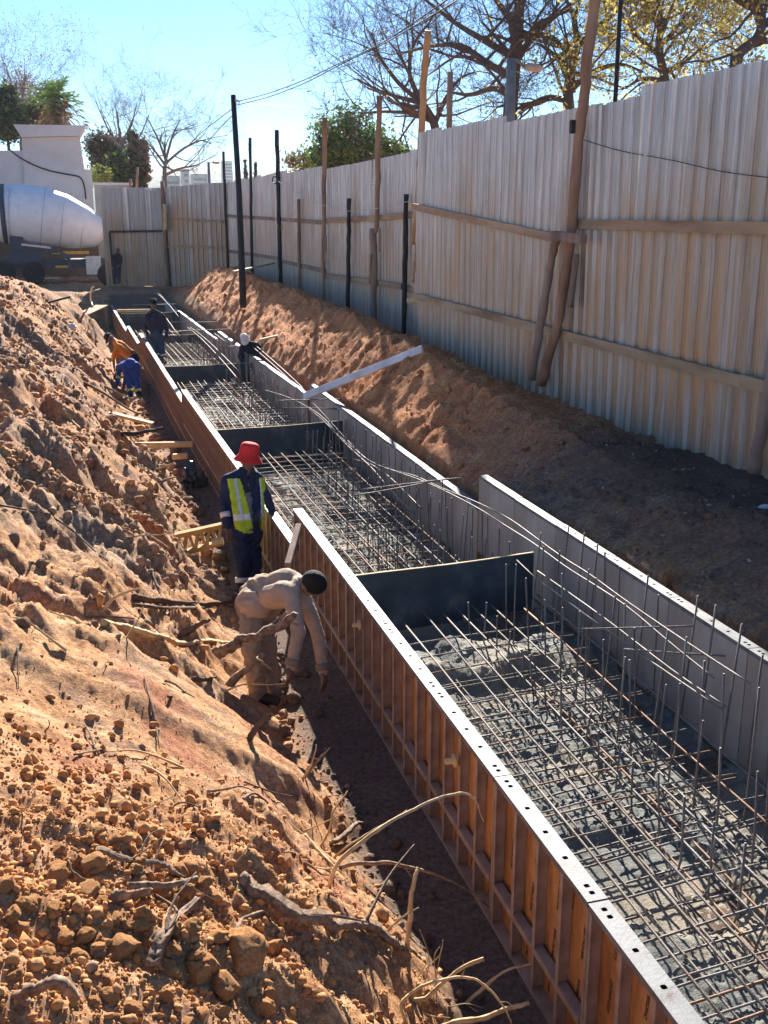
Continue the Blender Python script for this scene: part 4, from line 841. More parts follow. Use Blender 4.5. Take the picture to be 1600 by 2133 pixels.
# ---------------------------------------------------------------- far distance
random.seed(90); rng=np.random.default_rng(90)
M['hill']=mat('wooded_hill',(.07,.085,.05),.95,0,0,1,ramp=[(.35,(.045,.06,.03)),(.55,(.09,.10,.055)),(.7,(.28,.26,.22))],nscale=.02,detail=8)
m=MB(); n1,n2=160,14; v=[]
for j in range(n2):
    for i in range(n1):
        X=-900+3000*i/(n1-1); Y=1500+90*j; u=abs(math.sin(PI*j/(n2-1)))**.7
        v.append((X,Y,-60+u*(60+ (84+9*float(fbm(X*.004,1.,2.,3))+4*float(pn(X*.03,Y*.01))))))
ix=np.arange(n1*n2).reshape(n2,n1); m.add(v,np.stack([ix[:-1,:-1],ix[:-1,1:],ix[1:,1:],ix[1:,:-1]],-1).reshape(-1,4).tolist()); tag(m.obj('hills',M['hill'],None,True),kind='structure')
M['facade']=mat('far_facade',(.45,.44,.43),.8); M['window']=mat('far_window',(.08,.09,.11),.3)
def block(px0,px1,py,Y,label,fl,dp=14):
    a,b=atY(px0,py,Y),atY(px1,py,Y); t=thing('tower_block',label,'building',(float((a[0]+b[0])/2),Y,-10)); pchild('walls',MB().box((a[0],Y,-40),(b[0],Y+dp,a[2])),M['facade'],t)
    for i in range(fl):
        z=a[2]-3-i*3.4; pchild('window_band',MB().box((a[0]+1,Y-.3,z-1.6),(b[0]-1,Y-.05,z)),M['window'],t)
block(463,484,335,1250,'far hazy slab tower block on the skyline left of the tarred pole',6); block(380,394,352,700,'far pale block half hidden by the bare tree',4); block(340,375,366,650,'low wide far building under the bare tree',2); block(400,432,362,800,'far low building beside the distant street lamp',3)
# ---------------------------------------------------------------- people
random.seed(100); rng=np.random.default_rng(100)
def cap_mesh(mb,a,b,ra,rb,n=14):
    a=np.array(a,float);b=np.array(b,float); d=b-a; L=np.linalg.norm(d)
    d=d/L if L>1e-6 else np.array([0,0,1.]); P=[];R=[]
    for t in np.linspace(.06,PI/2,5): P.append(a-d*ra*math.cos(t));R.append(ra*math.sin(t))
    for t in np.linspace(PI/2,.06,5)[::-1][::-1]: P.append(b+d*rb*math.cos(t));R.append(rb*math.sin(t))
    return mb.tube(P,R,n)
def fuse(caps,vox,smooth=4,ells=(),fold=0.,seed=0):
    """one continuous surface from tapered limbs"""
    mb=MB()
    for c in caps: cap_mesh(mb,*c)
    for c,ax,rad in ells:     # ellipsoid: centre, 3x3 axes, radii
        u=np.linspace(.05,PI-.05,12);n=16; v=[]
        for t in u:
            for q in range(n): v.append(np.array(c)+np.array(ax).T@(np.array([math.sin(t)*math.cos(q*2*PI/n),math.sin(t)*math.sin(q*2*PI/n),math.cos(t)])*np.array(rad)))
        f=[(i*n+j,(i+1)*n+j,(i+1)*n+(j+1)%n,i*n+(j+1)%n) for i in range(11) for j in range(n)]+[tuple(range(n)),tuple(11*n+j for j in range(n))[::-1]]
        mb.add(v,f)
    me=mb.mesh('tmp'); bm=bmesh.new(); bm.from_mesh(me); bmesh.ops.recalc_face_normals(bm,faces=bm.faces[:]); bm.to_mesh(me); bm.free()
    o=bpy.data.objects.new('tmp',me); COL.objects.link(o)
    r=o.modifiers.new('r','REMESH'); r.mode='VOXEL'; r.voxel_size=vox; sm=o.modifiers.new('s','SMOOTH'); sm.iterations=smooth; sm.factor=.5
    dg=bpy.context.evaluated_depsgraph_get(); dg.update(); out=bpy.data.meshes.new_from_object(o.evaluated_get(dg)); bpy.data.objects.remove(o)
    if fold:
        k=len(out.vertices); co=np.empty(k*3); no=np.empty(k*3); out.vertices.foreach_get('co',co); out.vertex_normals.foreach_get('vector',no); co=co.reshape(-1,3); no=no.reshape(-1,3)
        wx=co[:,0]+.04*pn(co[:,0]*6,co[:,1]*6,co[:,2]*6+seed); d=1.3*(np.abs(pn(wx*7+seed,co[:,1]*7,co[:,2]*15))-.2)*-2.2+.5*pn(co[:,0]*24,co[:,1]*24+seed,co[:,2]*30); co+=no*(d*fold)[:,None]; out.vertices.foreach_set('co',co.ravel())
    out.polygons.foreach_set('use_smooth',[True]*len(out.polygons)); out.update(); return out
def cloth(name,col,rough=.85): return mat(name,col,rough,0,.35,35,ramp=[(.3,tuple(c*.75 for c in col)),(.7,tuple(min(1,c*1.2) for c in col))],nscale=7,dist=.01)
M['skin']=mat('dark_skin',(.17,.09,.06),.5,0,.1,60,nscale=8,spec=.4); M['skin2']=mat('brown_skin',(.20,.115,.078),.5,0,.1,60,nscale=8,spec=.4); M['hair']=mat('black_hair',(.012,.011,.011),.8,0,.6,150)
M['navy']=cloth('navy_cloth',(.022,.032,.075)); M['navy2']=cloth('dark_navy_cloth',(.03,.033,.06)); M['blue']=cloth('blue_overall',(.028,.075,.33)); M['orange']=cloth('orange_shirt',(.72,.22,.03)); M['tan']=cloth('tan_jacket',(.43,.31,.22)); M['khaki']=cloth('khaki_trousers',(.27,.205,.155)); M['belt']=mat('belt',(.03,.025,.02),.5); M['redhat']=cloth('red_hat',(.68,.035,.035)); M['lime']=cloth('lime_vest',(.50,.66,.03),.6); M['jean']=cloth('jeans',(.05,.085,.14)); M['greyshirt']=cloth('grey_shirt',(.18,.19,.2)); M['blackcl']=cloth('black_cloth',(.02,.02,.024)); M['white']=mat('white_cap',(.75,.75,.74),.6); M['boot']=mat('boot',(.035,.025,.02),.6); M['reflect']=mat('reflective_tape',(.78,.78,.76),.35,.2)
M['limeband']=mat('lime_tape',(.6,.7,.12),.4)
def bent_hand(caps,wr,dirv,palmn,s,curl,thumbside):
    """palm, four unequal fingers with two bends, a thumb off the side near the wrist"""
    d=unit(np.array(dirv)); n=unit(np.array(palmn)-d*(np.array(palmn)@d)); side=np.cross(d,n)*thumbside
    for w_ in(-.028,-.010,.010,.028): caps.append((wr+side*w_*.6*s,wr+d*.085*s+side*w_*s,.019*s,.015*s))
    for w_,L in((.031,.070),(.011,.080),(-.011,.075),(-.030,.058)):
        p=wr+d*.088*s+side*w_*s; c=curl
        for i,l in enumerate((.45,.33,.22)):
            dd=unit(d*math.cos(c)+n*math.sin(c)); q=p+dd*L*l*s*1.15; caps.append((p,q,(.0105-.001*i)*s,(.0098-.001*i)*s)); p=q; c+=curl*.8
    p=wr+d*.02*s+side*.03*s; q=p+unit(d*.6+side*.75+n*.3)*.042*s; caps.append((p,q,.014*s,.012*s)); caps.append((q,q+unit(d*.85+side*.25+n*.5)*.035*s,.0115*s,.009*s))
def person(label,k,f,jt,vox,top,legs,skin='skin',foldseed=0,boots='boot',sleeve=1.0,hatf=None,bands=(),extra=None,hs=1.0,hair=True,headdir=None,group=None):
    """jt: joints as image points (px,py[,dk]); f = (right,towards) facing"""
    q={a:J(v[0],v[1],k+(v[2] if len(v)>2 else 0)) for a,v in jt.items()}
    fh=unit(np.array([fwd[0],fwd[1],0])); fv=unit(rgt*f[0]-fh*f[1]); lf=np.cross([0,0,1],fv)
    root=thing('person',label,'person',tuple((q['anL']+q['anR'])/2*np.array([1,1,1])-np.array([0,0,.07])),0,group)
    up_t=unit(q['chest']-q['pelvis']); hd=unit(q['head']-q['neck']); hf=unit(np.array(headdir)) if headdir is not None else unit(fv-hd*(fv@hd)); hf=unit(hf-hd*(hf@hd)); hl=np.cross(hd,hf)
    sk=[];e=[]
    H0=q['head']; e.append((H0+hd*.015,[hl,hf,hd],(.076,.096,.115))); e.append((H0+hf*.028-hd*.06,[hl,hf,hd],(.056,.062,.06)))
    sk.append((q['neck']-up_t*.03,H0-hd*.06,.058,.055))
    sk.append((H0+hf*.088-hd*.005,H0+hf*.112-hd*.03,.010,.017)); sk.append((H0+hf*.086-hd*.067+hl*.018,H0+hf*.086-hd*.067-hl*.018,.011,.011))
    for s in(-1,1): e.append((H0+hl*s*.078-hd*.01-hf*.005,[hl,hf,hd],(.012,.022,.034))); sk.append((H0+hf*.083+hl*s*.02+hd*.03,H0+hf*.075+hl*s*.05+hd*.03,.011,.010))
    tors=[]
    for s,a in((1,'L'),(-1,'R')):
        sh,hp=q['sh'+a],q['hip'+a]; inn=(q['chest']-sh)*.42
        tors.append((sh+inn*.25-up_t*.05,q['pelvis']+(hp-q['pelvis'])*.5+up_t*.05,.105,.105)); tors.append((sh,q['neck']-up_t*.02,.066,.06))
    tors.append((q['chest']-up_t*.02,q['pelvis']+up_t*.02,.125,.115)); tors.append((q['hipL'],q['hipR'],.115,.115))
    arms=[];lg=[];sk2=[]
    for a in'LR':
        arms+=[(q['sh'+a],q['el'+a],.066,.054)]
        fe=q['el'+a]+(q['wr'+a]-q['el'+a])*(1 if sleeve>=1 else .1); arms+=[(q['el'+a],fe,.054,.045 if sleeve>=1 else .053)]
        sk2+=[(q['sh'+a],q['el'+a],.048,.04),(q['el'+a],q['wr'+a],.041,.027)]
        lg+=[(q['hip'+a],q['kn'+a],.105,.078),(q['kn'+a],q['an'+a],.078,.068)]; sk2+=[(q['hip'+a],q['kn'+a],.085,.055),(q['kn'+a],q['an'+a],.058,.04),(q['an'+a],q['an'+a]+fv*.1-np.array([0,0,.05]),.04,.03)]
        hdv=q['hand'+a]-q['wr'+a]; bent_hand(sk2,q['wr'+a],hdv,-np.array(fv) if abs(unit(hdv)@fv)<.8 else np.array([0,0,-1.]),hs,.38,1 if a=='L' else -1)
    body=[(a,b,max(.03,ra-.02),max(.03,rb-.02)) for a,b,ra,rb in tors]+sk+sk2
    def child(name,me,m):
        o=link(name,me,m,root); o.data.transform(Matrix.Translation(-root.location)); return o
    child('body',fuse(body,vox,3,e),M[skin])
    child('jacket' if sleeve>=1 else 'shirt',fuse(tors+arms,vox*1.4,4,fold=.0045,seed=foldseed),M[top])
    child('trousers',fuse([(q['hipL'],q['hipR'],.125,.125),(q['pelvis']+up_t*.08,q['pelvis'],.128,.13)]+lg,vox*1.4,4,fold=.012,seed=foldseed+3),M[legs])
    for a in'LR':
        an=q['an'+a]; child('boot',fuse([(an+np.array([0,0,.06]),an-np.array([0,0,.03]),.055,.052),(an-np.array([0,0,.035])-fv*.04,an-np.array([0,0,.045])+fv*.15,.048,.042)],vox*1.4,3),M[boots])
    if hair: child('hair',fuse([],vox*1.2,3,[(H0+hd*.032-hf*.012,[hl,hf,hd],(.082,.098,.106))]),M['hair'])
    B=Matrix(np.stack([hl,hf,hd],1).tolist()).to_4x4(); B.translation=Vector(H0)
    if hatf: hatf(root,B,child)
    for a,b,t,rr,ln,mm in bands:
        A,Bq=q[a],q[b]; c=A+(Bq-A)*t; d=unit(Bq-A); mb=MB().tube([c-d*ln/2,c+d*ln/2],[rr,rr*.98],18); child('reflective_band',mb.mesh('band',True),M[mm])
    if extra: extra(root,q,fv,lf,up_t,child)
    return root
def bucket(col):
    def fn(root,B,child):
        mb=MB().lathe([(.02,.152),(.06,.150),(.085,.138),(.100,.11),(.106,.05),(.108,.02),(.150,-.035),(.156,-.045),(.152,-.048),(.104,.01),(.098,.05)],28,0,M=B)
        me=mb.mesh('hat',True); child('bucket_hat',me,M[col])
    return fn
def capf(col,brim=True):
    def fn(root,B,child):
        mb=MB().lathe([(.02,.150),(.06,.142),(.092,.105),(.104,.05),(.104,.02),(.098,.02)],24,0,M=B)
        if brim:
            v=[];n=9
            for i in range(n):
                a=math.radians(20+140*i/(n-1)); v+= [(math.cos(a)*.102,math.sin(a)*.102,.028),(math.cos(a)*.12,math.sin(a)*.185,.012)]
            v=np.array(v); v2=np.concatenate([v,v+[0,0,.006]])@np.array(B.to_3x3()).T+np.array(B.translation); N=2*n
            f=[]
            for i in range(n-1):
                a=2*i; f+=[(a,a+1,a+3,a+2),(N+a,N+a+2,N+a+3,N+a+1),(a+1,N+a+1,N+a+3,a+3)]
            mb.add(v2,f)
        child('cap',mb.mesh('cap',True),M[col])
    return fn
def vest(root,q,fv,lf,u,child):
    tors=[]
    for a in'LR':
        sh=q['sh'+a]; inn=(q['chest']-sh)*.42
        tors.append((sh+inn*.35-u*.03,q['pelvis']+(q['hip'+a]-q['pelvis'])*.6-u*.03,.127,.135)); tors.append((sh+inn*.25,q['neck']-u*.02,.080,.075))
    tors.append((q['chest'],q['pelvis'],.148,.14))
    me=fuse(tors,.011,4,fold=.007,seed=9); bm=bmesh.new(); bm.from_mesh(me); C0=np.array(q['chest'])
    kill=[]
    for fc in bm.faces:
        p=np.array(fc.calc_center_median())-C0; a,b,z=p@fv,p@lf,p@u
        openw=.055+.05*max(0,min(1,(z+.45)/.5))
        if z<-.50 or z>.075 or (a>0 and abs(b-.035)<openw) or abs(b)>.205: kill.append(fc)
        else:
            fc.material_index=1 if (-.36<z<-.30) or (-.3<=z and abs(abs(b)-.125)<.02) else 0
    bmesh.ops.delete(bm,geom=kill,context='FACES'); bm.to_mesh(me); bm.free()
    me.materials.append(M['lime']); me.materials.append(M['reflect']); o=bpy.data.objects.new('safety_vest',me); COL.objects.link(o); o.parent=root; me.transform(Matrix.Translation(-root.location))
    child('grey_shirt_front',fuse([(q['chest']+fv*.075+u*.0,q['pelvis']+fv*.075+u*.02,.062,.06)],.011,3,fold=.006),M['greyshirt'])
    child('scarf',fuse([(q['neck']+lf*.055+fv*.02,q['chest']+lf*.02+fv*.13-u*.02,.03,.028),(q['neck']-lf*.055+fv*.02,q['chest']-lf*.03+fv*.13-u*.02,.03,.028),(q['neck']-lf*.05-fv*.03,q['neck']+lf*.05-fv*.03,.035,.035)],.010,3),M['navy2'])
def overall(root,q,fv,lf,u,child):
    child('collar',fuse([(q['neck']+lf*.05-u*.02,q['neck']-fv*.05-u*.01,.03,.032),(q['neck']-lf*.05-u*.02,q['neck']-fv*.05-u*.01,.03,.032),(q['neck']+lf*.05-u*.02,q['neck']+fv*.05-u*.05,.03,.025),(q['neck']-lf*.05-u*.02,q['neck']+fv*.05-u*.05,.03,.025)],.008,3),M['collar'])
    child('jacket_hem',fuse([(q['hipL']+u*.03,q['hipR']+u*.03,.14,.14),(q['pelvis']+u*.1,q['pelvis']+u*.04,.142,.145)],.008,3,fold=.01,seed=2),M['tan'])
    for a in'LR':
        c=q['wr'+a]; d=unit(q['wr'+a]-q['el'+a]); child('cuff',MB().lathe([(.044,-.05),(.056,-.045),(.058,.0),(.05,.006),(.042,.0)],16,0,M=Matrix.Translation(Vector(c))@Vector(d).to_track_quat('Z','Y').to_matrix().to_4x4()).mesh('cuff',True),M['collar'])
M['collar']=cloth('tan_collar',(.24,.18,.14))
K=11.15
person('man in a red bucket hat and lime safety vest over navy overalls',K,(.55,.83),dict(head=(518,951,-.03),neck=(514,978),chest=(506,1012),pelvis=(510,1104),shL=(537,997,.08),shR=(474,1000,-.08),elL=(556,1036,.05),wrL=(566,1062,.12),handL=(572,1080,.18),elR=(465,1049,-.12),wrR=(474,1096,-.16),handR=(478,1112,-.18),hipL=(523,1112,.05),hipR=(498,1113,-.05),knL=(531,1178,.05),anL=(530,1243,.1),knR=(505,1180,-.08),anR=(508,1248,-.06)),.008,'navy','navy','skin',1,hatf=bucket('redhat'),
    bands=[('elR','wrR',.5,.056,.055,'reflect'),('knR','anR',.4,.083,.05,'reflect'),('knL','anL',.4,.083,.05,'reflect')],extra=vest,headdir=unit(rgt*.75-np.array([0,0,1])*.45-fwd*.4))
K=7.9
person('man in a tan jacket and khaki trousers bent double by the near formwork',K,(.9,.42),dict(head=(650,1216,-.2),neck=(628,1214,-.12),chest=(600,1216,-.02),pelvis=(533,1240,.12),shL=(618,1212,.12),shR=(606,1236,-.2),elL=(662,1318,.0),wrL=(674,1396,-.06),handL=(677,1430,-.08),elR=(622,1318,-.3),wrR=(608,1386,-.32),handR=(604,1418,-.33),hipL=(546,1258,.2),hipR=(524,1260,.02),knL=(556,1350,.12),anL=(574,1440,.2),knR=(524,1352,-.06),anR=(538,1442,.05)),.0065,'tan','khaki','skin2',4,extra=overall,headdir=unit(-np.array([0,0,1])*.9+rgt*.35))
person('man in blue overalls bent over with his back to the camera, lime ankle bands',24.9,(-.35,-.9),dict(head=(244,782,.75),neck=(249,772,.62),chest=(256,764,.48),pelvis=(272,757,.05),shL=(247,768,.45),shR=(268,760,.62),elL=(247,786,.35),wrL=(243,803,.3),handL=(241,811,.3),elR=(262,785,.7),wrR=(258,802,.7),handR=(256,810,.7),hipL=(263,764,0),hipR=(281,763,.05),knL=(268,795,.08),anL=(272,822,0),knR=(285,795,.1),anR=(289,822,.05)),.012,'blue','blue','skin',7,hs=1.1,
    bands=[('elL','wrL',.05,.064,.06,'limeband'),('knL','anL',.72,.078,.06,'limeband'),('knR','anR',.72,.078,.06,'limeband')])
person('man in an orange shirt and dark cap bending towards the bank behind the blue overalls',26.0,(-.95,.3),dict(head=(229,704,0),neck=(237,708,0),chest=(248,718,0),pelvis=(277,742,.2),shL=(244,722,-.18),shR=(247,714,.2),elL=(236,744,-.2),wrL=(238,766,-.2),handL=(239,774,-.2),elR=(243,742,.25),wrR=(246,762,.2),handR=(247,770,.2),hipL=(272,750,.08),hipR=(281,748,.3),knL=(272,782,.1),anL=(278,812,.2),knR=(284,782,.35),anR=(290,812,.4)),.012,'orange','navy2','skin',11,hatf=capf('blackcl'),hs=1.1,sleeve=.3)
person('man in dark navy overalls standing inside the trench seen from behind',29.3,(-.3,-.95),dict(head=(320,633,0),neck=(320,645,0),chest=(322,663,0),pelvis=(327,700,0),shL=(306,658,0),shR=(339,658,0),elL=(302,682,.02),wrL=(309,702,.12),handL=(311,709,.16),elR=(347,682,0),wrR=(348,703,.05),handR=(347,711,.06),hipL=(320,703,0),hipR=(335,703,0),knL=(326,730,.06),anL=(333,754,0),knR=(338,730,0),anR=(344,754,.05)),.012,'navy2','jean','skin',13,hatf=capf('blackcl',False),hs=1.1,bands=[('knL','anL',.4,.083,.05,'reflect'),('knR','anR',.4,.083,.05,'reflect')])
person('worker in a white cap leaning over the far rebar by the right formwork',25.6,(-.15,.98),dict(head=(511,706,-.15),neck=(515,712,-.02),chest=(520,722,.12),pelvis=(518,748,.3),shL=(536,719,.12),shR=(505,722,.08),elL=(537,742,-.05),wrL=(526,758,-.2),handL=(522,766,-.24),elR=(500,742,0),wrR=(504,758,-.16),handR=(506,766,-.2),hipL=(524,754,.28),hipR=(510,754,.28),knL=(524,780,.15),anL=(524,806,.25),knR=(509,780,.15),anR=(508,806,.25)),.012,'navy2','jean','skin',17,hatf=capf('white'),hs=1.1,headdir=unit(-fwd*.7-np.array([0,0,1])*.8))
person('man in dark clothes standing before the site gate beside the truck',48.9,(-.2,.9),dict(head=(245,522,0),neck=(245,527,0),chest=(243,536,0),pelvis=(244,554,0),shL=(251,534,0),shR=(236,534,0),elL=(253,544,0),wrL=(250,552,-.1),handL=(247,554,-.15),elR=(234,544,0),wrR=(235,553,0),handR=(235,557,0),hipL=(247,556,0),hipR=(240,556,0),knL=(248,572,0),anL=(248,587,0),knR=(240,572,0),anR=(239,587,0)),.016,'blackcl','navy2','skin',19,hs=1.2)
# ---------------------------------------------------------------- roots, sticks and timber on the bank
random.seed(200); rng=np.random.default_rng(200)
def smooth(P,n=7,it=8):
    P=np.array(P,float)
    if len(P)<3: return P
    t=np.linspace(0,len(P)-1,(len(P)-1)*n+1); Q=np.stack([np.interp(t,np.arange(len(P)),P[:,i]) for i in range(3)],1)
    for _ in range(it): Q[1:-1]=(Q[:-2]+2*Q[1:-1]+Q[2:])/4
    return Q
def root(f,pts,wpx,label,m='root',lift=.02,tip=.45,free=False,kadd=None,cat='root',name='root',group=None,n=12,forks=0,k0=None):
    """pts are image points; the run lies on the ground (lift above it), or with free=True swings out at the depth of its first point"""
    P=[]
    h0,k0_=hit(*f(*pts[0]))
    if k0: k0_=k0
    for i,p in enumerate(pts):
        if free: P.append(J(*f(*p),k0_+(kadd[i] if kadd else 0)))
        else:
            h,kq=hit(*f(*p)); h=CAM+ray(*f(*p))*(kq-.03-lift*1.5); P.append(h)
    Q=smooth(P); r=wpx*k0_/F/2; nz=np.convolve(rng.normal(size=len(Q)+4),[.2]*5,'valid'); R=np.linspace(r,r*tip,len(Q))*(1+.16*nz)
    w3=np.stack([np.convolve(rng.normal(size=len(Q)+4),[.2]*5,'valid') for _ in range(3)],1); Q[1:-1]+=w3[1:-1]*r*.45
    mb=MB(); an=rng.uniform(0,6.28); mb.tube(Q,R,n)
    if r>.006:      # fluted, fibrous section that twists along the run
        V_=mb.v[0].reshape(len(Q),n,3)[...]; prof=1+.16*np.cos(np.arange(n)*2*PI/n*2+an)+.2*rng.normal(size=n)
        V_[:]=Q[:,None]+(V_-Q[:,None])*prof[None,:,None]*(1+.07*rng.normal(size=(len(Q),n,1)))
    for _ in range(forks):
        i=random.randrange(len(Q)//3,len(Q)-1); d=unit(unit(Q[i+1]-Q[i])+rng.normal(size=3)*.7+[0,0,.3]); L=random.uniform(6,16)*r
        mb.tube(smooth([Q[i],Q[i]+d*L*.5+rng.normal(size=3)*r,Q[i]+d*L+[0,0,-r*2]]),np.linspace(R[i]*.5,R[i]*.12,15),5)
    return tag(mb.obj(name,M[m],None,True),label,cat,group)
root(c7,[(60,935),(85,965),(200,1030),(380,1140),(520,1170),(620,1150),(760,1190),(850,1260),(930,1310),(1000,1355)],33,'thick brown root snaking down the bank at the lower centre','root',.05,.4,forks=3)
root(c7,[(505,975),(540,870),(640,770),(760,680),(900,600),(1050,530),(1130,500),(1210,497),(1265,545),(1302,645)],8,'long pale root arching out over the trench from the lower bank','root_pale',free=True,kadd=[0,-.05,-.05,0,.1,.2,.25,.3,.35,.4])
root(c7,[(530,830),(590,780),(680,715),(800,650),(905,585)],5,'short pale root lying along the long arching one','root_pale',free=True,kadd=[0,-.04,-.02,.05,.1])
root(c7,[(560,880),(620,856),(780,855),(900,873),(970,886),(1100,930),(1230,1000),(1330,1090),(1440,1152)],9,'knotted grey root reaching out over the trench below the arching one','root',free=True,kadd=[0,-.02,0,.05,.08,.1,.12,.14,.16],forks=2)
root(c7,[(903,1290),(915,1170),(930,1020),(948,930),(965,878)],10,'upright pale stake like root standing against the knotted grey root','root_pale',free=True,tip=.8,kadd=[0,-.03,-.03,-.02,-.0])
root(c7,[(900,1690),(870,1590),(900,1540),(990,1480),(1130,1440),(1250,1440),(1340,1510),(1400,1590),(1440,1675)],8,'bent root looping over the trench edge at the bottom centre','root_pale',free=True,forks=2)
root(c7,[(930,1560),(1000,1550),(1070,1480),(1180,1390),(1300,1345)],9,'thick pale root pointing up at the bottom centre','root_pale',free=True,tip=.85)
root(c7,[(1200,1585),(1330,1470),(1420,1400),(1550,1373)],6,'thin wavy root above the bottom edge reaching towards the formwork','root_pale',free=True)
root(c7,[(1000,1700),(1120,1680),(1280,1650),(1420,1600),(1532,1568)],10,'long yellowish cut root at the very bottom pointing right','root_pale',free=True,tip=.85)
root(c7,[(830,960),(845,1050),(825,1130),(800,1215)],6,'short upright pale root left of the stake like one','root_pale',free=True)
root(c7,[(790,1222),(880,1130),(965,1085)],6,'slanting thin pale root at the foot of the stake like one','root_pale',free=True)
root(c7,[(370,425),(415,360),(440,250)],5,'upper pale twig standing on the bank edge below the bending man','root_pale',free=True)
root(c7,[(380,420),(450,330),(490,285),(512,265)],6,'forked grey twig leaning out at the bank edge below the bending man','root',free=True,forks=1)
root(c7,[(460,770),(500,700),(530,580),(600,487)],6,'pale stick crossing others above the arching root','root_pale',free=True)
root(c7,[(360,700),(500,640),(640,570)],4,'thin straw coloured stick lying across above the arching root','root_pale',free=True)
root(c7,[(70,440),(200,490),(330,520),(560,508)],4,'thin brown runner root lying along the bank above the arching root','root_dark',.01)
root(c7,[(540,1320),(540,1450),(525,1530),(500,1612)],7,'pale upright bare stick in the crumbly soil at the bottom','root_pale',free=True)
root(c7,[(20,868),(75,790),(132,715)],5,'slender pale stick standing in the smooth soil left of the roots','root_pale',free=True)
root(c7,[(20,1210),(70,1130),(130,1108),(188,1100)],8,'light grey forked root tip left of the thick brown root','root',.03,forks=1)
root(c7,[(640,860),(690,980),(780,1060),(860,1130)],6,'dark runner root below the knotted grey root','root_dark',.02)
root(c7,[(720,700),(760,770),(765,810),(690,830)],8,'flat pale splinter at the trench edge under the arching root','root_pale',free=True,tip=.7)
root(c7,[(520,750),(600,700),(650,650),(700,640)],12,'grey gnarled root stub at the trench edge','root',.03)
for i,q in enumerate([[(1040,1560),(1060,1400),(1085,1290)],[(990,1500),(1030,1340),(970,1195)],[(1060,1500),(1040,1330),(1075,1285)],[(1090,1530),(1150,1590),(1180,1660)],[(940,1580),(1010,1640),(1130,1650)],[(1220,1590),(1300,1640),(1340,1681)],[(860,1440),(870,1560),(905,1681)],[(1110,1600),(1210,1570),(1300,1600)],[(960,1440),(1000,1380),(1020,1330)],[(1000,1400),(1080,1330),(1090,1250)],[(1150,1480),(1170,1540),(1160,1590)]]):
    root(c7,q,3.2,'fine rootlet in the tangle at the bottom of the trench edge','root_pale',free=True,group='fine rootlets in the tangle at the bottom of the trench edge')
# near the bending man
root(c6,[(270,1572),(330,1530),(400,1500),(560,1430),(680,1370),(785,1322)],21,'thick grey log like root jutting out before the bending man','root',free=True,tip=.8,kadd=[0,-.02,-.04,-.06,-.08,-.1],k0=7.35)
root(c6,[(600,1400),(660,1345),(720,1296)],11,'short split branch alongside the thick grey root','root',free=True,k0=7.3)
root(c6,[(640,1400),(720,1345),(795,1380)],12,'stubby broken branch end on the thick grey root','root',free=True,k0=7.27)
root(c6,[(365,1750),(450,1660),(530,1592),(585,1555)],17,'second grey broken root below the thick one','root',free=True,tip=.7,forks=2,kadd=[0,-.03,-.05,-.07],k0=7.2)
root(c6,[(330,1800),(430,1755),(560,1750),(620,1760),(715,1748)],4,'thin pale twig pointing right under the second grey root','root_pale',free=True,k0=7.1)
root(c6,[(410,1810),(500,1830),(545,1860)],3,'wispy twig under the thin pale one','root_pale',free=True)
root(c6,[(480,2110),(520,2040),(570,1980),(630,1940)],12,'dark root stub leaning out at the bank edge','root_dark',free=True)
root(c9,[(620,850),(700,868),(780,880),(860,905),(950,930),(1040,960),(1110,982),(1180,955),(1250,952),(1320,965),(1395,985)],15,'long smooth tan root lying down the bank towards the bending man','root_pale',.03,.8)
root(c9,[(790,700),(900,715),(1000,728),(1200,745),(1290,738),(1385,722)],12,'straight dark root lying level on the bank above the tan one','root_dark',.04,.8)
root(c9,[(800,745),(960,760),(1130,765),(1260,752)],8,'thinner dark root just under the straight one','root_dark',.02,.8)
root(c9,[(1070,935),(1130,895),(1190,860),(1252,828)],13,'short dark root stub sticking up between the tan and dark roots','root_dark',free=True)
root(c9,[(598,805),(635,750),(670,705),(740,670),(832,645)],8,'pale forked twig on the mid bank','root_pale',free=True,forks=1)
root(c9,[(670,705),(640,660),(588,610)],6,'pale twig crossing the forked one','root_pale',free=True)
root(c9,[(750,945),(790,880),(830,810),(852,755)],5,'thin upright pale twig over the tan root','root_pale',free=True)
root(c9,[(520,815),(640,810),(800,825)],5,'thin dark twig lying flat on the mid bank','root_dark',.02)
root(c9,[(725,345),(850,330),(960,325),(1040,310)],4,'long wiry pale root sticking out towards the yellow beam','root_pale',free=True)
root(c9,[(820,290),(920,345),(1012,408)],4,'wiry root hanging off the cut bank left of the yellow beam','root_pale',free=True)
root(c9,[(0,150),(200,180),(330,230),(450,310),(560,420),(640,480)],4,'long dark runner root crossing the upper left bank','root_dark',.015,.8)
root(c9,[(890,520),(940,640),(985,770),(1060,930)],5,'thin brown root hanging down the mid bank','root_dark',.03)
root(c9,[(1060,540),(1150,560),(1290,615)],5,'dark twig lying right of the cut bank by the vested man','root_dark',.02)
root(c9,[(1000,1290),(1100,1250),(1190,1228)],6,'brown stick lying on the bank below the dark roots','root_dark',.02)
root(c9,[(1040,520),(1080,480),(1105,465)],5,'reddish twig poking from the bank under the yellow beam','root',free=True)
root(c9,[(1140,1190),(1240,1190),(1290,1170)],10,'dark broken stub at the bank edge beneath the second grey root','root_dark',.03)
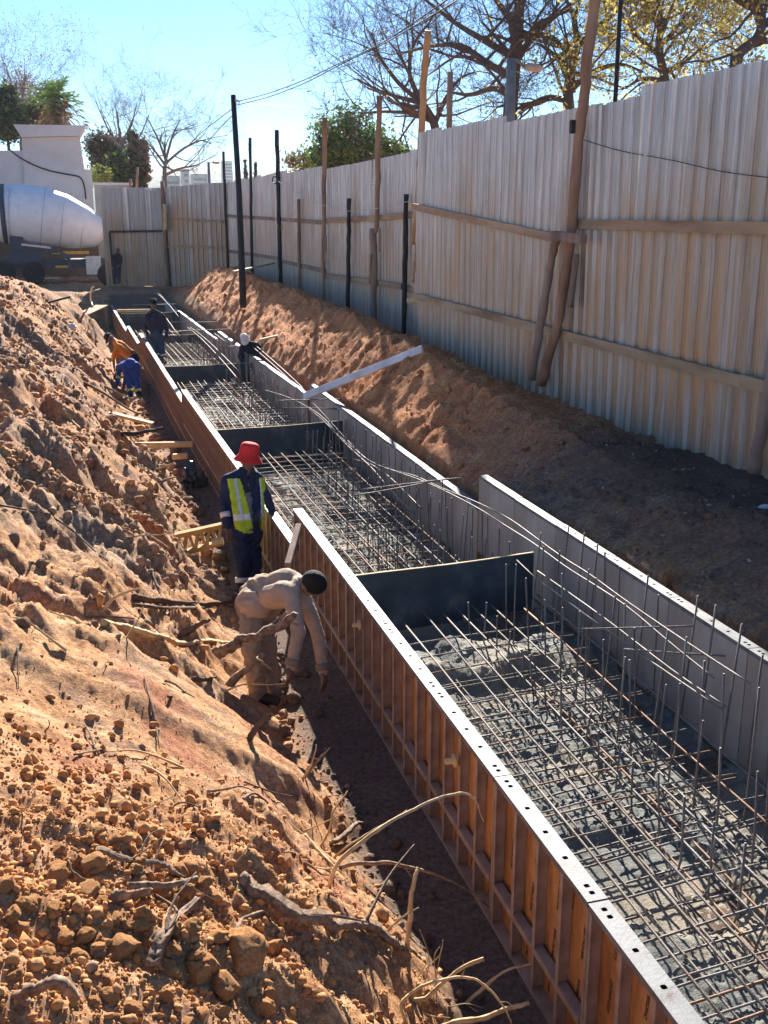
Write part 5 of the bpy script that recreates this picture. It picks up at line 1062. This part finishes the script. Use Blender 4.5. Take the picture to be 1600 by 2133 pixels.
# lower left heap
root(c8,[(90,1490),(140,1465),(200,1440),(300,1412),(370,1425),(412,1500)],20,'curved bone like root arching over the soil at the lower left corner','root',free=True,tip=.8,kadd=[0,-.03,-.05,-.05,-.04,.0])
root(c8,[(825,1300),(860,1200),(890,1140),(960,1050),(1065,955)],26,'flat thick strip of bark standing among the clods','root',.04,.5,forks=2)
root(c8,[(520,700),(590,710),(660,740),(780,762),(860,762),(920,795),(1000,845)],16,'grey wavy root over the top of the clod heap','root',.03,.35,forks=3)
root(c8,[(600,945),(700,935),(810,920)],20,'stubby pale log end lying among the clods','root',.03,.6)
root(c8,[(690,890),(850,890),(960,885),(1060,850)],14,'dark split root lying across the clod heap','root',.03,.7,forks=1)
root(c8,[(368,755),(380,810),(430,845),(540,888)],6,'thin grey bent twig left on the clod heap','root',.02)
root(c8,[(740,500),(830,455),(935,408)],5,'straw coloured twig standing above the clod heap','root_pale',free=True)
root(c8,[(920,470),(970,440),(1050,455),(1115,510)],4,'brown curved twig right of the straw coloured one','root_dark',free=True)
root(c8,[(110,500),(160,450),(198,355)],5,'pale upright twig on the smooth soil at the left','root_pale',free=True)
root(c8,[(400,185),(500,165),(575,150)],6,'pale broken twig lying on the grey soil at the left','root',.01)
root(c8,[(1090,1640),(1130,1560),(1180,1520)],4,'thin rootlet between the big clods','root_pale',free=True)
root(c8,[(1210,1525),(1260,1560),(1300,1545)],4,'grey forked rootlet beside the big clods','root',free=True,forks=1)
root(c8,[(240,60),(270,30),(262,0)],4,'tiny grey twig standing at the left edge of the smooth soil','root',free=True)
for i in range(70):                                   # short sticks strewn on the bank
    for _ in range(20):
        Y=4+26*random.random()**1.6; X=float(Xo(Y))-.5-2.0*random.random(); z=float(height(X,Y))
        d=np.array([X,Y,z])-CAM; k=d@fwd; u=CX+F*(d@rgt)/k
        if 0<u<900: break
    L=random.uniform(.12,.45); a=random.uniform(0,6.28); p=[np.array([X+math.cos(a)*L*t,Y+math.sin(a)*L*t,float(height(X+math.cos(a)*L*t,Y+math.sin(a)*L*t))+.012+.03*math.sin(t*3)*random.random()]) for t in(0,.33,.66,1)]
    tag(MB().tube(smooth(p),np.linspace(.006,.002,22)*random.uniform(.7,1.8),5).obj('twig',M[random.choice(['root','root_pale','root_dark'])],None,True),'small dry twig strewn on the left bank','twig','small twigs strewn on the left bank')
# ---------------------------------------------------------------- planks, rods, beams
def plank(f,a,b,wd,th,label,m='timber_new',k=None,kb=None,cat='plank',name='plank',lift=.03,up=(0,0,1),extra=None):
    if k is None: h,k=hit(*f(*a)); k-=lift
    A=J(*f(*a),k); B=J(*f(*b),k if kb is None else kb)
    mb=MB(); d=unit(B-A); n=5
    mb.bar(A,B,wd,th,0,up); o=mb.obj(name,M[m]); bv=o.modifiers.new('b','BEVEL'); bv.width=min(wd,th)*.12; bv.segments=1
    return tag(o,label,cat)
S=lambda x,y:(x,y)
plank(c4,(862,1180),(1215,1268),.16,.05,'pale board lying on the bank edge above the level plank','timber_new')
plank(c4,(940,1440),(1535,1430),.10,.09,'level pale timber bridging from the bank to the left formwork','timber_new',17.6,17.6)
plank(c4,(1370,1530),(1490,1522),.10,.09,'short yellow timber end below the level pale timber','timber_new',17.0,17.0,'timber','timber_offcut')
plank(c4,(195,355),(555,260),.06,.06,'dark rod lying over the top of the bank near the truck','pole_dark',31,32,'rod','rod')
plank(c4,(405,628),(448,900),.07,.05,'whitish stick leaning upright against the cut bank at the far left','timber_new',25.4,25.1,'stick','stick')
plank(c4,(575,560),(662,642),.05,.05,'short grey stick on the red soil left of the orange shirted man','timber_grey',27.5,27,'stick','stick')
root(c4,[(965,1352),(1100,1345),(1210,1325),(1295,1303)],9,'dark bent rod jutting from the bank above the level pale timber','pole_dark',free=True,tip=.9,cat='rod',name='rod')
root(c4,[(660,935),(740,980),(850,1040),(1000,1140),(1100,1190),(1180,1185)],5,'long thin dark root running down to the feet of the blue overalls worker','root_dark',free=True,cat='root')
root(c4,[(780,950),(920,1020),(1060,1080),(1088,1060)],5,'thin brown stick by the boots of the blue overalls worker','root',free=True)
root(c4,[(990,1300),(1020,1350),(1080,1420)],5,'pale forked stick below the pale board','root_pale',free=True,forks=1)
root(c4,[(600,725),(680,740),(740,750)],6,'dark stick on the red soil left of the orange shirt','root_dark',.02)
root(c4,[(860,1210),(960,1280),(1050,1400)],5,'thin pale pole sliding down the bank below the pale board','root_pale',.03)
root(c4,[(500,1150),(560,1230),(640,1310)],4,'pale twig on the cut face of the far bank','root_pale',.03)
root(c4,[(1230,1630),(1320,1600),(1385,1578)],5,'thin stick at the trench edge left of the red hat','root_pale',free=True)
root(c4,[(1270,1730),(1330,1705),(1395,1688)],5,'second thin stick at the trench edge left of the red hat','root',free=True)
root(c4,[(1285,1490),(1280,1560),(1200,1640),(1090,1660),(900,1730),(700,1720)],8,'long dark root bending along the bank below the level timber','root_dark',free=True)
cable([atz(*c4(*p),z) for p,z in[((735,335),.25),((722,290),.4),((718,240),.75),((728,195),1.0),((745,180),1.08)]],.035,'white curved hose end standing up in the yard','wire_pale')
M['sacking']=mat('plastic_bag',(.65,.62,.66),.5); M['darkbag']=mat('dark_plastic',(.03,.035,.045),.25,0,.6,18,spec=.6)
def lumpy(label,cat,name,px,py,k,sx,sy,sz,m,seed,f=S,group=None,amp=.22):
    global rng; rng=np.random.default_rng(seed); bm=bmesh.new(); bmesh.ops.create_icosphere(bm,subdivisions=4,radius=1.); c=J(*f(px,py),k)
    for v in bm.verts:
        p=np.array(v.co); n=1+amp*float(fbm(p[0]*1.6+seed,p[1]*1.6,p[2]*1.6,3)); v.co=Vector(p*n*np.array([sx,sy,sz])+c)
    me=bpy.data.meshes.new(name); bm.to_mesh(me); bm.free(); me.polygons.foreach_set('use_smooth',[True]*len(me.polygons)); return tag(link(name,me,M[m]),label,cat,group)
lumpy('dark crumpled plastic bag in the trench left of the red hat','bag','plastic_bag',400,1000,hit(400,1012)[1]-.12,.16,.13,.17,'darkbag',5,amp=.75)
lumpy('small crumpled white bag on the far bank above the orange shirt','bag','plastic_bag',149,681,28,.13,.1,.09,'sacking',6)
lumpy('white sack lying on the crest of the bank beside the dark rod','sack','sack',60,627,31,.25,.16,.1,'sacking',8)
# yellow formwork waler with triangular cut outs beside the vested man
M['yellow_timber']=mat('yellow_timber',(.5,.3,.1),.8,0,.5,30,ramp=[(.3,(.30,.16,.05)),(.55,(.50,.29,.09)),(.8,(.60,.42,.2))],nscale=5)
kq=11.0; wb=thing('formwork_beam','yellow timber beam with triangular cut outs lying beside the man in the vest','beam',tuple(J(*c6(60,880),kq)))
A=J(*c6(15,810),kq);B=J(*c6(310,745),kq);A2=J(*c6(40,925),kq-.05);B2=J(*c6(320,850),kq-.05)
pchild('top_flange',MB().bar(A,B,.10,.045),M['yellow_timber'],wb); pchild('bottom_flange',MB().bar(A2,B2,.10,.045),M['yellow_timber'],wb)
web=MB(); n=4
for i in range(n):
    t=(i+.1)/n; p=A+(B-A)*t; q=A2+(B2-A2)*(t+.1); r_=A+(B-A)*(t+.22); web.bar(p,q,.03,.05,0,fwd).bar(q,r_,.03,.05,0,fwd)
pchild('lattice',web,M['yellow_timber'],wb); pchild('end_block',MB().bar(J(*c6(250,853),kq-.12),J(*c6(318,838),kq-.12),.09,.05),M['timber_new'],wb)
plank(c6,(800,745),(730,1000),.055,.05,'reddish timber strut leaning on the near formwork end above the bending man','timber_grey',9.5,8.9,'strut','timber_strut')
# right hand side
kw=hit(880,729)[1]-.08; ke=hit(640,822)[1]; kk0=[]
for t in np.linspace(.05,.95,12): u_=(633+247*t,826-99*t); kk0.append((hit(*u_)[1]-.045-kw*t)/(1-t))
plank(S,(633,826),(880,727),.13,.045,'long white plank sloping from the right formwork up to the fence','white',min(kk0+[18.6]),kw,up=(-.35,-.8,.5))
plank(S,(487,566),(581,546),.11,.05,'pale plank fixed between the tarred pole and the fence post','timber_new',31,39)
plank(S,(541,708),(579,699),.16,.04,'short pale offcut on the mound right of the white cap','timber_new',25.2,25.2,'timber','timber_offcut')
plank(c1,(240,960),(330,1000),.03,.02,'small grey scrap beside the left formwork end','timber_grey',9.6,9.5) if False else None
plank(c4,(358,112),(466,110),.3,.04,'pale board lying in the yard behind the truck wheel','timber_new',50.,50.)
plank(c4,(650,128),(765,115),.3,.05,'grey board lying in the yard below the truck tool box','timber_grey',50,50.3)
plank(c4,(660,400),(810,330),.5,.06,'broad pale board lying at the far end of the trench','timber',38,39.5)
plank(c4,(930,372),(1190,368),.14,.10,'yellowish timber lying on top of the farthest shutter board','timber_new',38.8,39.6,'timber','timber')
h,_=hit(1392,1225)
tg=MB()
for i in range(60):
    a=random.uniform(0,6.28); r=random.uniform(0,.05); b=h+[math.cos(a)*r,math.sin(a)*r,-.02]; e=b+np.array([random.gauss(.02,.05),random.gauss(0,.05),random.uniform(.08,.24)]); tg.tube(smooth([b,(b+e)/2+rng.normal(size=3)*.012,e]),np.linspace(.003,.0012,15),3,cap=False)
tag(tg.obj('grass_tuft',M['leaf_tan']),'tuft of dry yellow grass standing behind the near right formwork','grass tuft')
lumpy('pale scrap of plastic at the right edge of the shaded bank','scrap','plastic_scrap',1592,1058,hit(1592,1058)[1]-.02,.07,.03,.03,'sacking',14)
# ---------------------------------------------------------------- clods
def clod_mesh(seed,sub=4,amp=.3):
    bm=bmesh.new(); bmesh.ops.create_icosphere(bm,subdivisions=sub,radius=1.); sc_=np.random.default_rng(seed).uniform(.75,1.2,3); sc_[2]*=.8
    co=np.array([v.co for v in bm.verts]); n=1+amp*fbm(co[:,0]*1.3+seed*3.1,co[:,1]*1.3,co[:,2]*1.3,3,.55)+.05*fbm(co[:,0]*6,co[:,1]*6+seed,co[:,2]*6,3,.6)
    # a few flat broken faces
    r2=np.random.default_rng(seed+50)
    P_=co*n[:,None]
    for _ in range(4):
        d=unit(r2.normal(size=3)); h=r2.uniform(.55,.8); t=P_@d; P_=P_-np.outer(np.maximum(0,t-h)*.85,d)
    P_=P_*sc_
    for v,p in zip(bm.verts,P_): v.co=p
    me=bpy.data.meshes.new('soil_clod'); bm.to_mesh(me); bm.free(); me.polygons.foreach_set('use_smooth',[True]*len(me.polygons)); return me
CM=[clod_mesh(i) for i in range(9)]+[clod_mesh(i+20) for i in range(5)]
for i,me_ in enumerate(CM): me_.materials.append(M['clod'] if i<9 else M['topsoil'])
def clod(p,r,label,group,me=None):
    o=bpy.data.objects.new('soil_clod',me or random.choice(CM[:9] if random.random()<.85 else CM)); COL.objects.link(o); o.location=(p[0],p[1],p[2]+r*.35); o.scale=(r,r*random.uniform(.8,1.15),r*random.uniform(.75,1.1)); o.rotation_euler=(random.uniform(-.5,.5),random.uniform(-.5,.5),random.uniform(0,6.28)); return tag(o,label,'soil clod',group)
big=[(1310,1290,145,'largest clod of the heap at the bottom left, under the thick brown root'),(1060,1400,95,'big flat faced clod just left of the largest one'),(1200,1440,90,'big rough clod below the largest one'),(1170,1190,75,'big clod above and left of the largest one'),(660,1250,85,'wide yellowish clod left of the bark strip'),(770,1060,68,'rounded clod right above the bark strip foot'),(890,1500,62,'pale clod at the bottom edge of the heap'),(880,940,62,'clod touching the pale log end'),(930,1250,62,'clod right of the bark strip foot'),(1050,1280,62,'clod between the bark strip and the largest clod'),(900,1350,65,'clod under the bark strip foot'),(20,910,60,'dark clod cut by the left picture edge'),(1390,1560,75,'clod at the bottom right end of the heap'),(1190,1580,55,'clod by the grey forked rootlet'),(500,790,70,'grey clod on top of the heap left of the wavy root'),(720,830,60,'clod under the wavy root'),(300,860,70,'orange lump at the left of the heap'),(450,1180,62,'orange clod left of the wide yellowish one'),(420,1290,62,'clod with a shaded face left of centre in the heap'),(590,1500,58,'clod near the bottom left of the heap'),(520,1270,60,'tall clod with a dark face beside the wide yellowish one'),(1460,1250,70,'crumbling clod right of the largest one'),(1000,930,50,'clod right of the pale log end'),(1100,880,50,'dark clod at the right of the wavy root')]
for x,y,rp,lab in big:
    h,k=hit(*c8(x,y)); clod(h,rp/2.58*k/F*.95,lab,None)
cnt=0
while cnt<210:
    x=random.gauss(640,420); y=random.gauss(1080,330)
    if not(-40<x<1560 and 420<y<1680): continue
    rp=min(60,14*random.paretovariate(1.7))
    if y<700: rp*=.6
    h,k=hit(*c8(x,y)); clod(h,rp/2.58*k/F,'medium brown clod in the heap of loose soil at the bottom left','clods in the heap at the bottom left'); cnt+=1
for i,(x,y,rp,lab) in enumerate([(240,520,55,'pale capped stone on the mid bank'),(80,360,45,'rounded dark stone on the upper left bank'),(555,870,40,'dark round stone above the tan root'),(130,855,45,'flat pale stone at the left edge of the mid bank'),(280,220,30,'grey lump in the shaded cut of the left bank')]):
    h,k=hit(*c9(x,y)); clod(h,rp/2.857*k/F,lab,None,CM[9+i])
# crumbs nobody could count
def crumbs(N,sampler,m,name,rmin,rmax,alpha=1.8):
    ico=bmesh.new(); bmesh.ops.create_icosphere(ico,subdivisions=1,radius=1.); bv=np.array([v.co for v in ico.verts]); bf=np.array([[v.index for v in f.verts] for f in ico.faces]); ico.free()
    X,Y=sampler(N); Z=height(X,Y); N=len(X)
    r=np.minimum(rmax,rmin*(1+rng.pareto(alpha,N)))*np.clip(.6+.10*np.hypot(X,Y),.8,2.6)
    S3=rng.uniform(.6,1.25,(N,1,3)); n=1+.26*rng.normal(size=(N,len(bv),1)).clip(-1.4,1.4)
    A=rng.uniform(0,6.28,N); c,s=np.cos(A),np.sin(A); R=np.zeros((N,3,3)); R[:,0,0]=c;R[:,0,1]=-s;R[:,1,0]=s;R[:,1,1]=c;R[:,2,2]=1
    v=np.einsum('nij,nkj->nki',R,bv[None]*S3*n)*r[:,None,None]+np.stack([X,Y,Z+r*.3],1)[:,None]
    V_=v.reshape(-1,3); Fq=(bf[None]+np.arange(N)[:,None,None]*len(bv)).reshape(-1,3)
    me=bpy.data.meshes.new(name); me.vertices.add(len(V_)); me.vertices.foreach_set('co',V_.ravel()); me.loops.add(Fq.size); me.loops.foreach_set('vertex_index',Fq.ravel()); me.polygons.add(len(Fq)); me.polygons.foreach_set('loop_start',np.arange(len(Fq))*3); me.polygons.foreach_set('loop_total',np.full(len(Fq),3)); me.update(calc_edges=True); me.validate()
    tag(link(name,me,M[m]),kind='stuff')
def s_left(N):
    Y=1.9*np.exp(rng.uniform(0,math.log(36/1.9),N)); X=Xo(Y)-.35-(.28*Y+1.5)*rng.uniform(0,1,N)**.85; k=pn(X*1.1,Y*.8,4.)+rng.normal(size=N)*.35>-.0; return X[k],Y[k]
def s_heap(N):
    X=rng.normal(-.15,.65,N);Y=rng.normal(3.2,.75,N); k=(Y>1.7)&(X<Xo(Y)-.5); return X[k],Y[k]
def s_right(N):
    Y=6*np.exp(rng.uniform(0,math.log(44/6),N)); X=Xr(Y)+.25+2.2*rng.uniform(0,1,N); return X,Y
crumbs(6500,s_left,'clod','soil_crumbs',.003,.035,2.2); crumbs(4500,s_left,'topsoil','soil_crumbs',.003,.03,2.2); crumbs(15000,s_heap,'clod','soil_crumbs',.003,.022,1.7); crumbs(5000,s_right,'soil','soil_crumbs',.003,.03,2.2)
def s_floor(N):
    Y=2.2*np.exp(rng.uniform(0,math.log(30/2.2),N)); X=Xo(Y)-.12-.55*rng.uniform(0,1,N)**.55; k=pn(X*2,Y*1.1,24.)+rng.normal(size=N)*.3>.0; return X[k],Y[k]
crumbs(3500,s_floor,'soil','soil_crumbs',.005,.045,1.7)
def s_far(N):
    Y=8.5*np.exp(rng.uniform(0,math.log(36/8.5),N)); X=Xo(Y)-.7-(.16*Y+1.2)*rng.uniform(0,1,N); k=pn(X*1.6,Y*1.1,14.)+rng.normal(size=N)*.3>.05; return X[k],Y[k]
crumbs(15000,s_far,'soil','soil_crumbs',.006,.034,2.0); crumbs(3500,s_far,'topsoil','soil_crumbs',.006,.03,2.)
# litter on the shaded bank
M['litter']=mat('leaf_litter',(.36,.30,.24),.8)
lm=MB()
X=rng.uniform(4.3,6.1,420);Y=rng.uniform(6,15,420);Z=height(X,Y)
for x,y,z in zip(X,Y,Z):
    a=unit(rng.normal(size=3)*[1,1,.4]);b=unit(np.cross(a,rng.normal(size=3)));s_=random.uniform(.008,.028); c=np.array([x,y,z+.015]); lm.add([c-a*s_,c+b*s_*.5,c+a*s_,c-b*s_*.5],[(0,1,2,3)])
tag(lm.obj('leaf_litter',M['litter']),kind='stuff')
# ---------------------------------------------------------------- air
hz=bpy.data.materials.new('haze'); hz.use_nodes=True; ht=hz.node_tree; ht.nodes.remove(ht.nodes['Principled BSDF'])
pv=ht.nodes.new('ShaderNodeVolumePrincipled'); pv.inputs['Color'].default_value=(.80,.90,1,1); pv.inputs['Density'].default_value=.00014; pv.inputs['Anisotropy'].default_value=.25
ht.links.new(pv.outputs[0],[x for x in ht.nodes if x.type=='OUTPUT_MATERIAL'][0].inputs['Volume'])
tag(MB().box((-3200,-500,-300),(4200,6200,101)).obj('haze',hz),kind='stuff')
#@@END
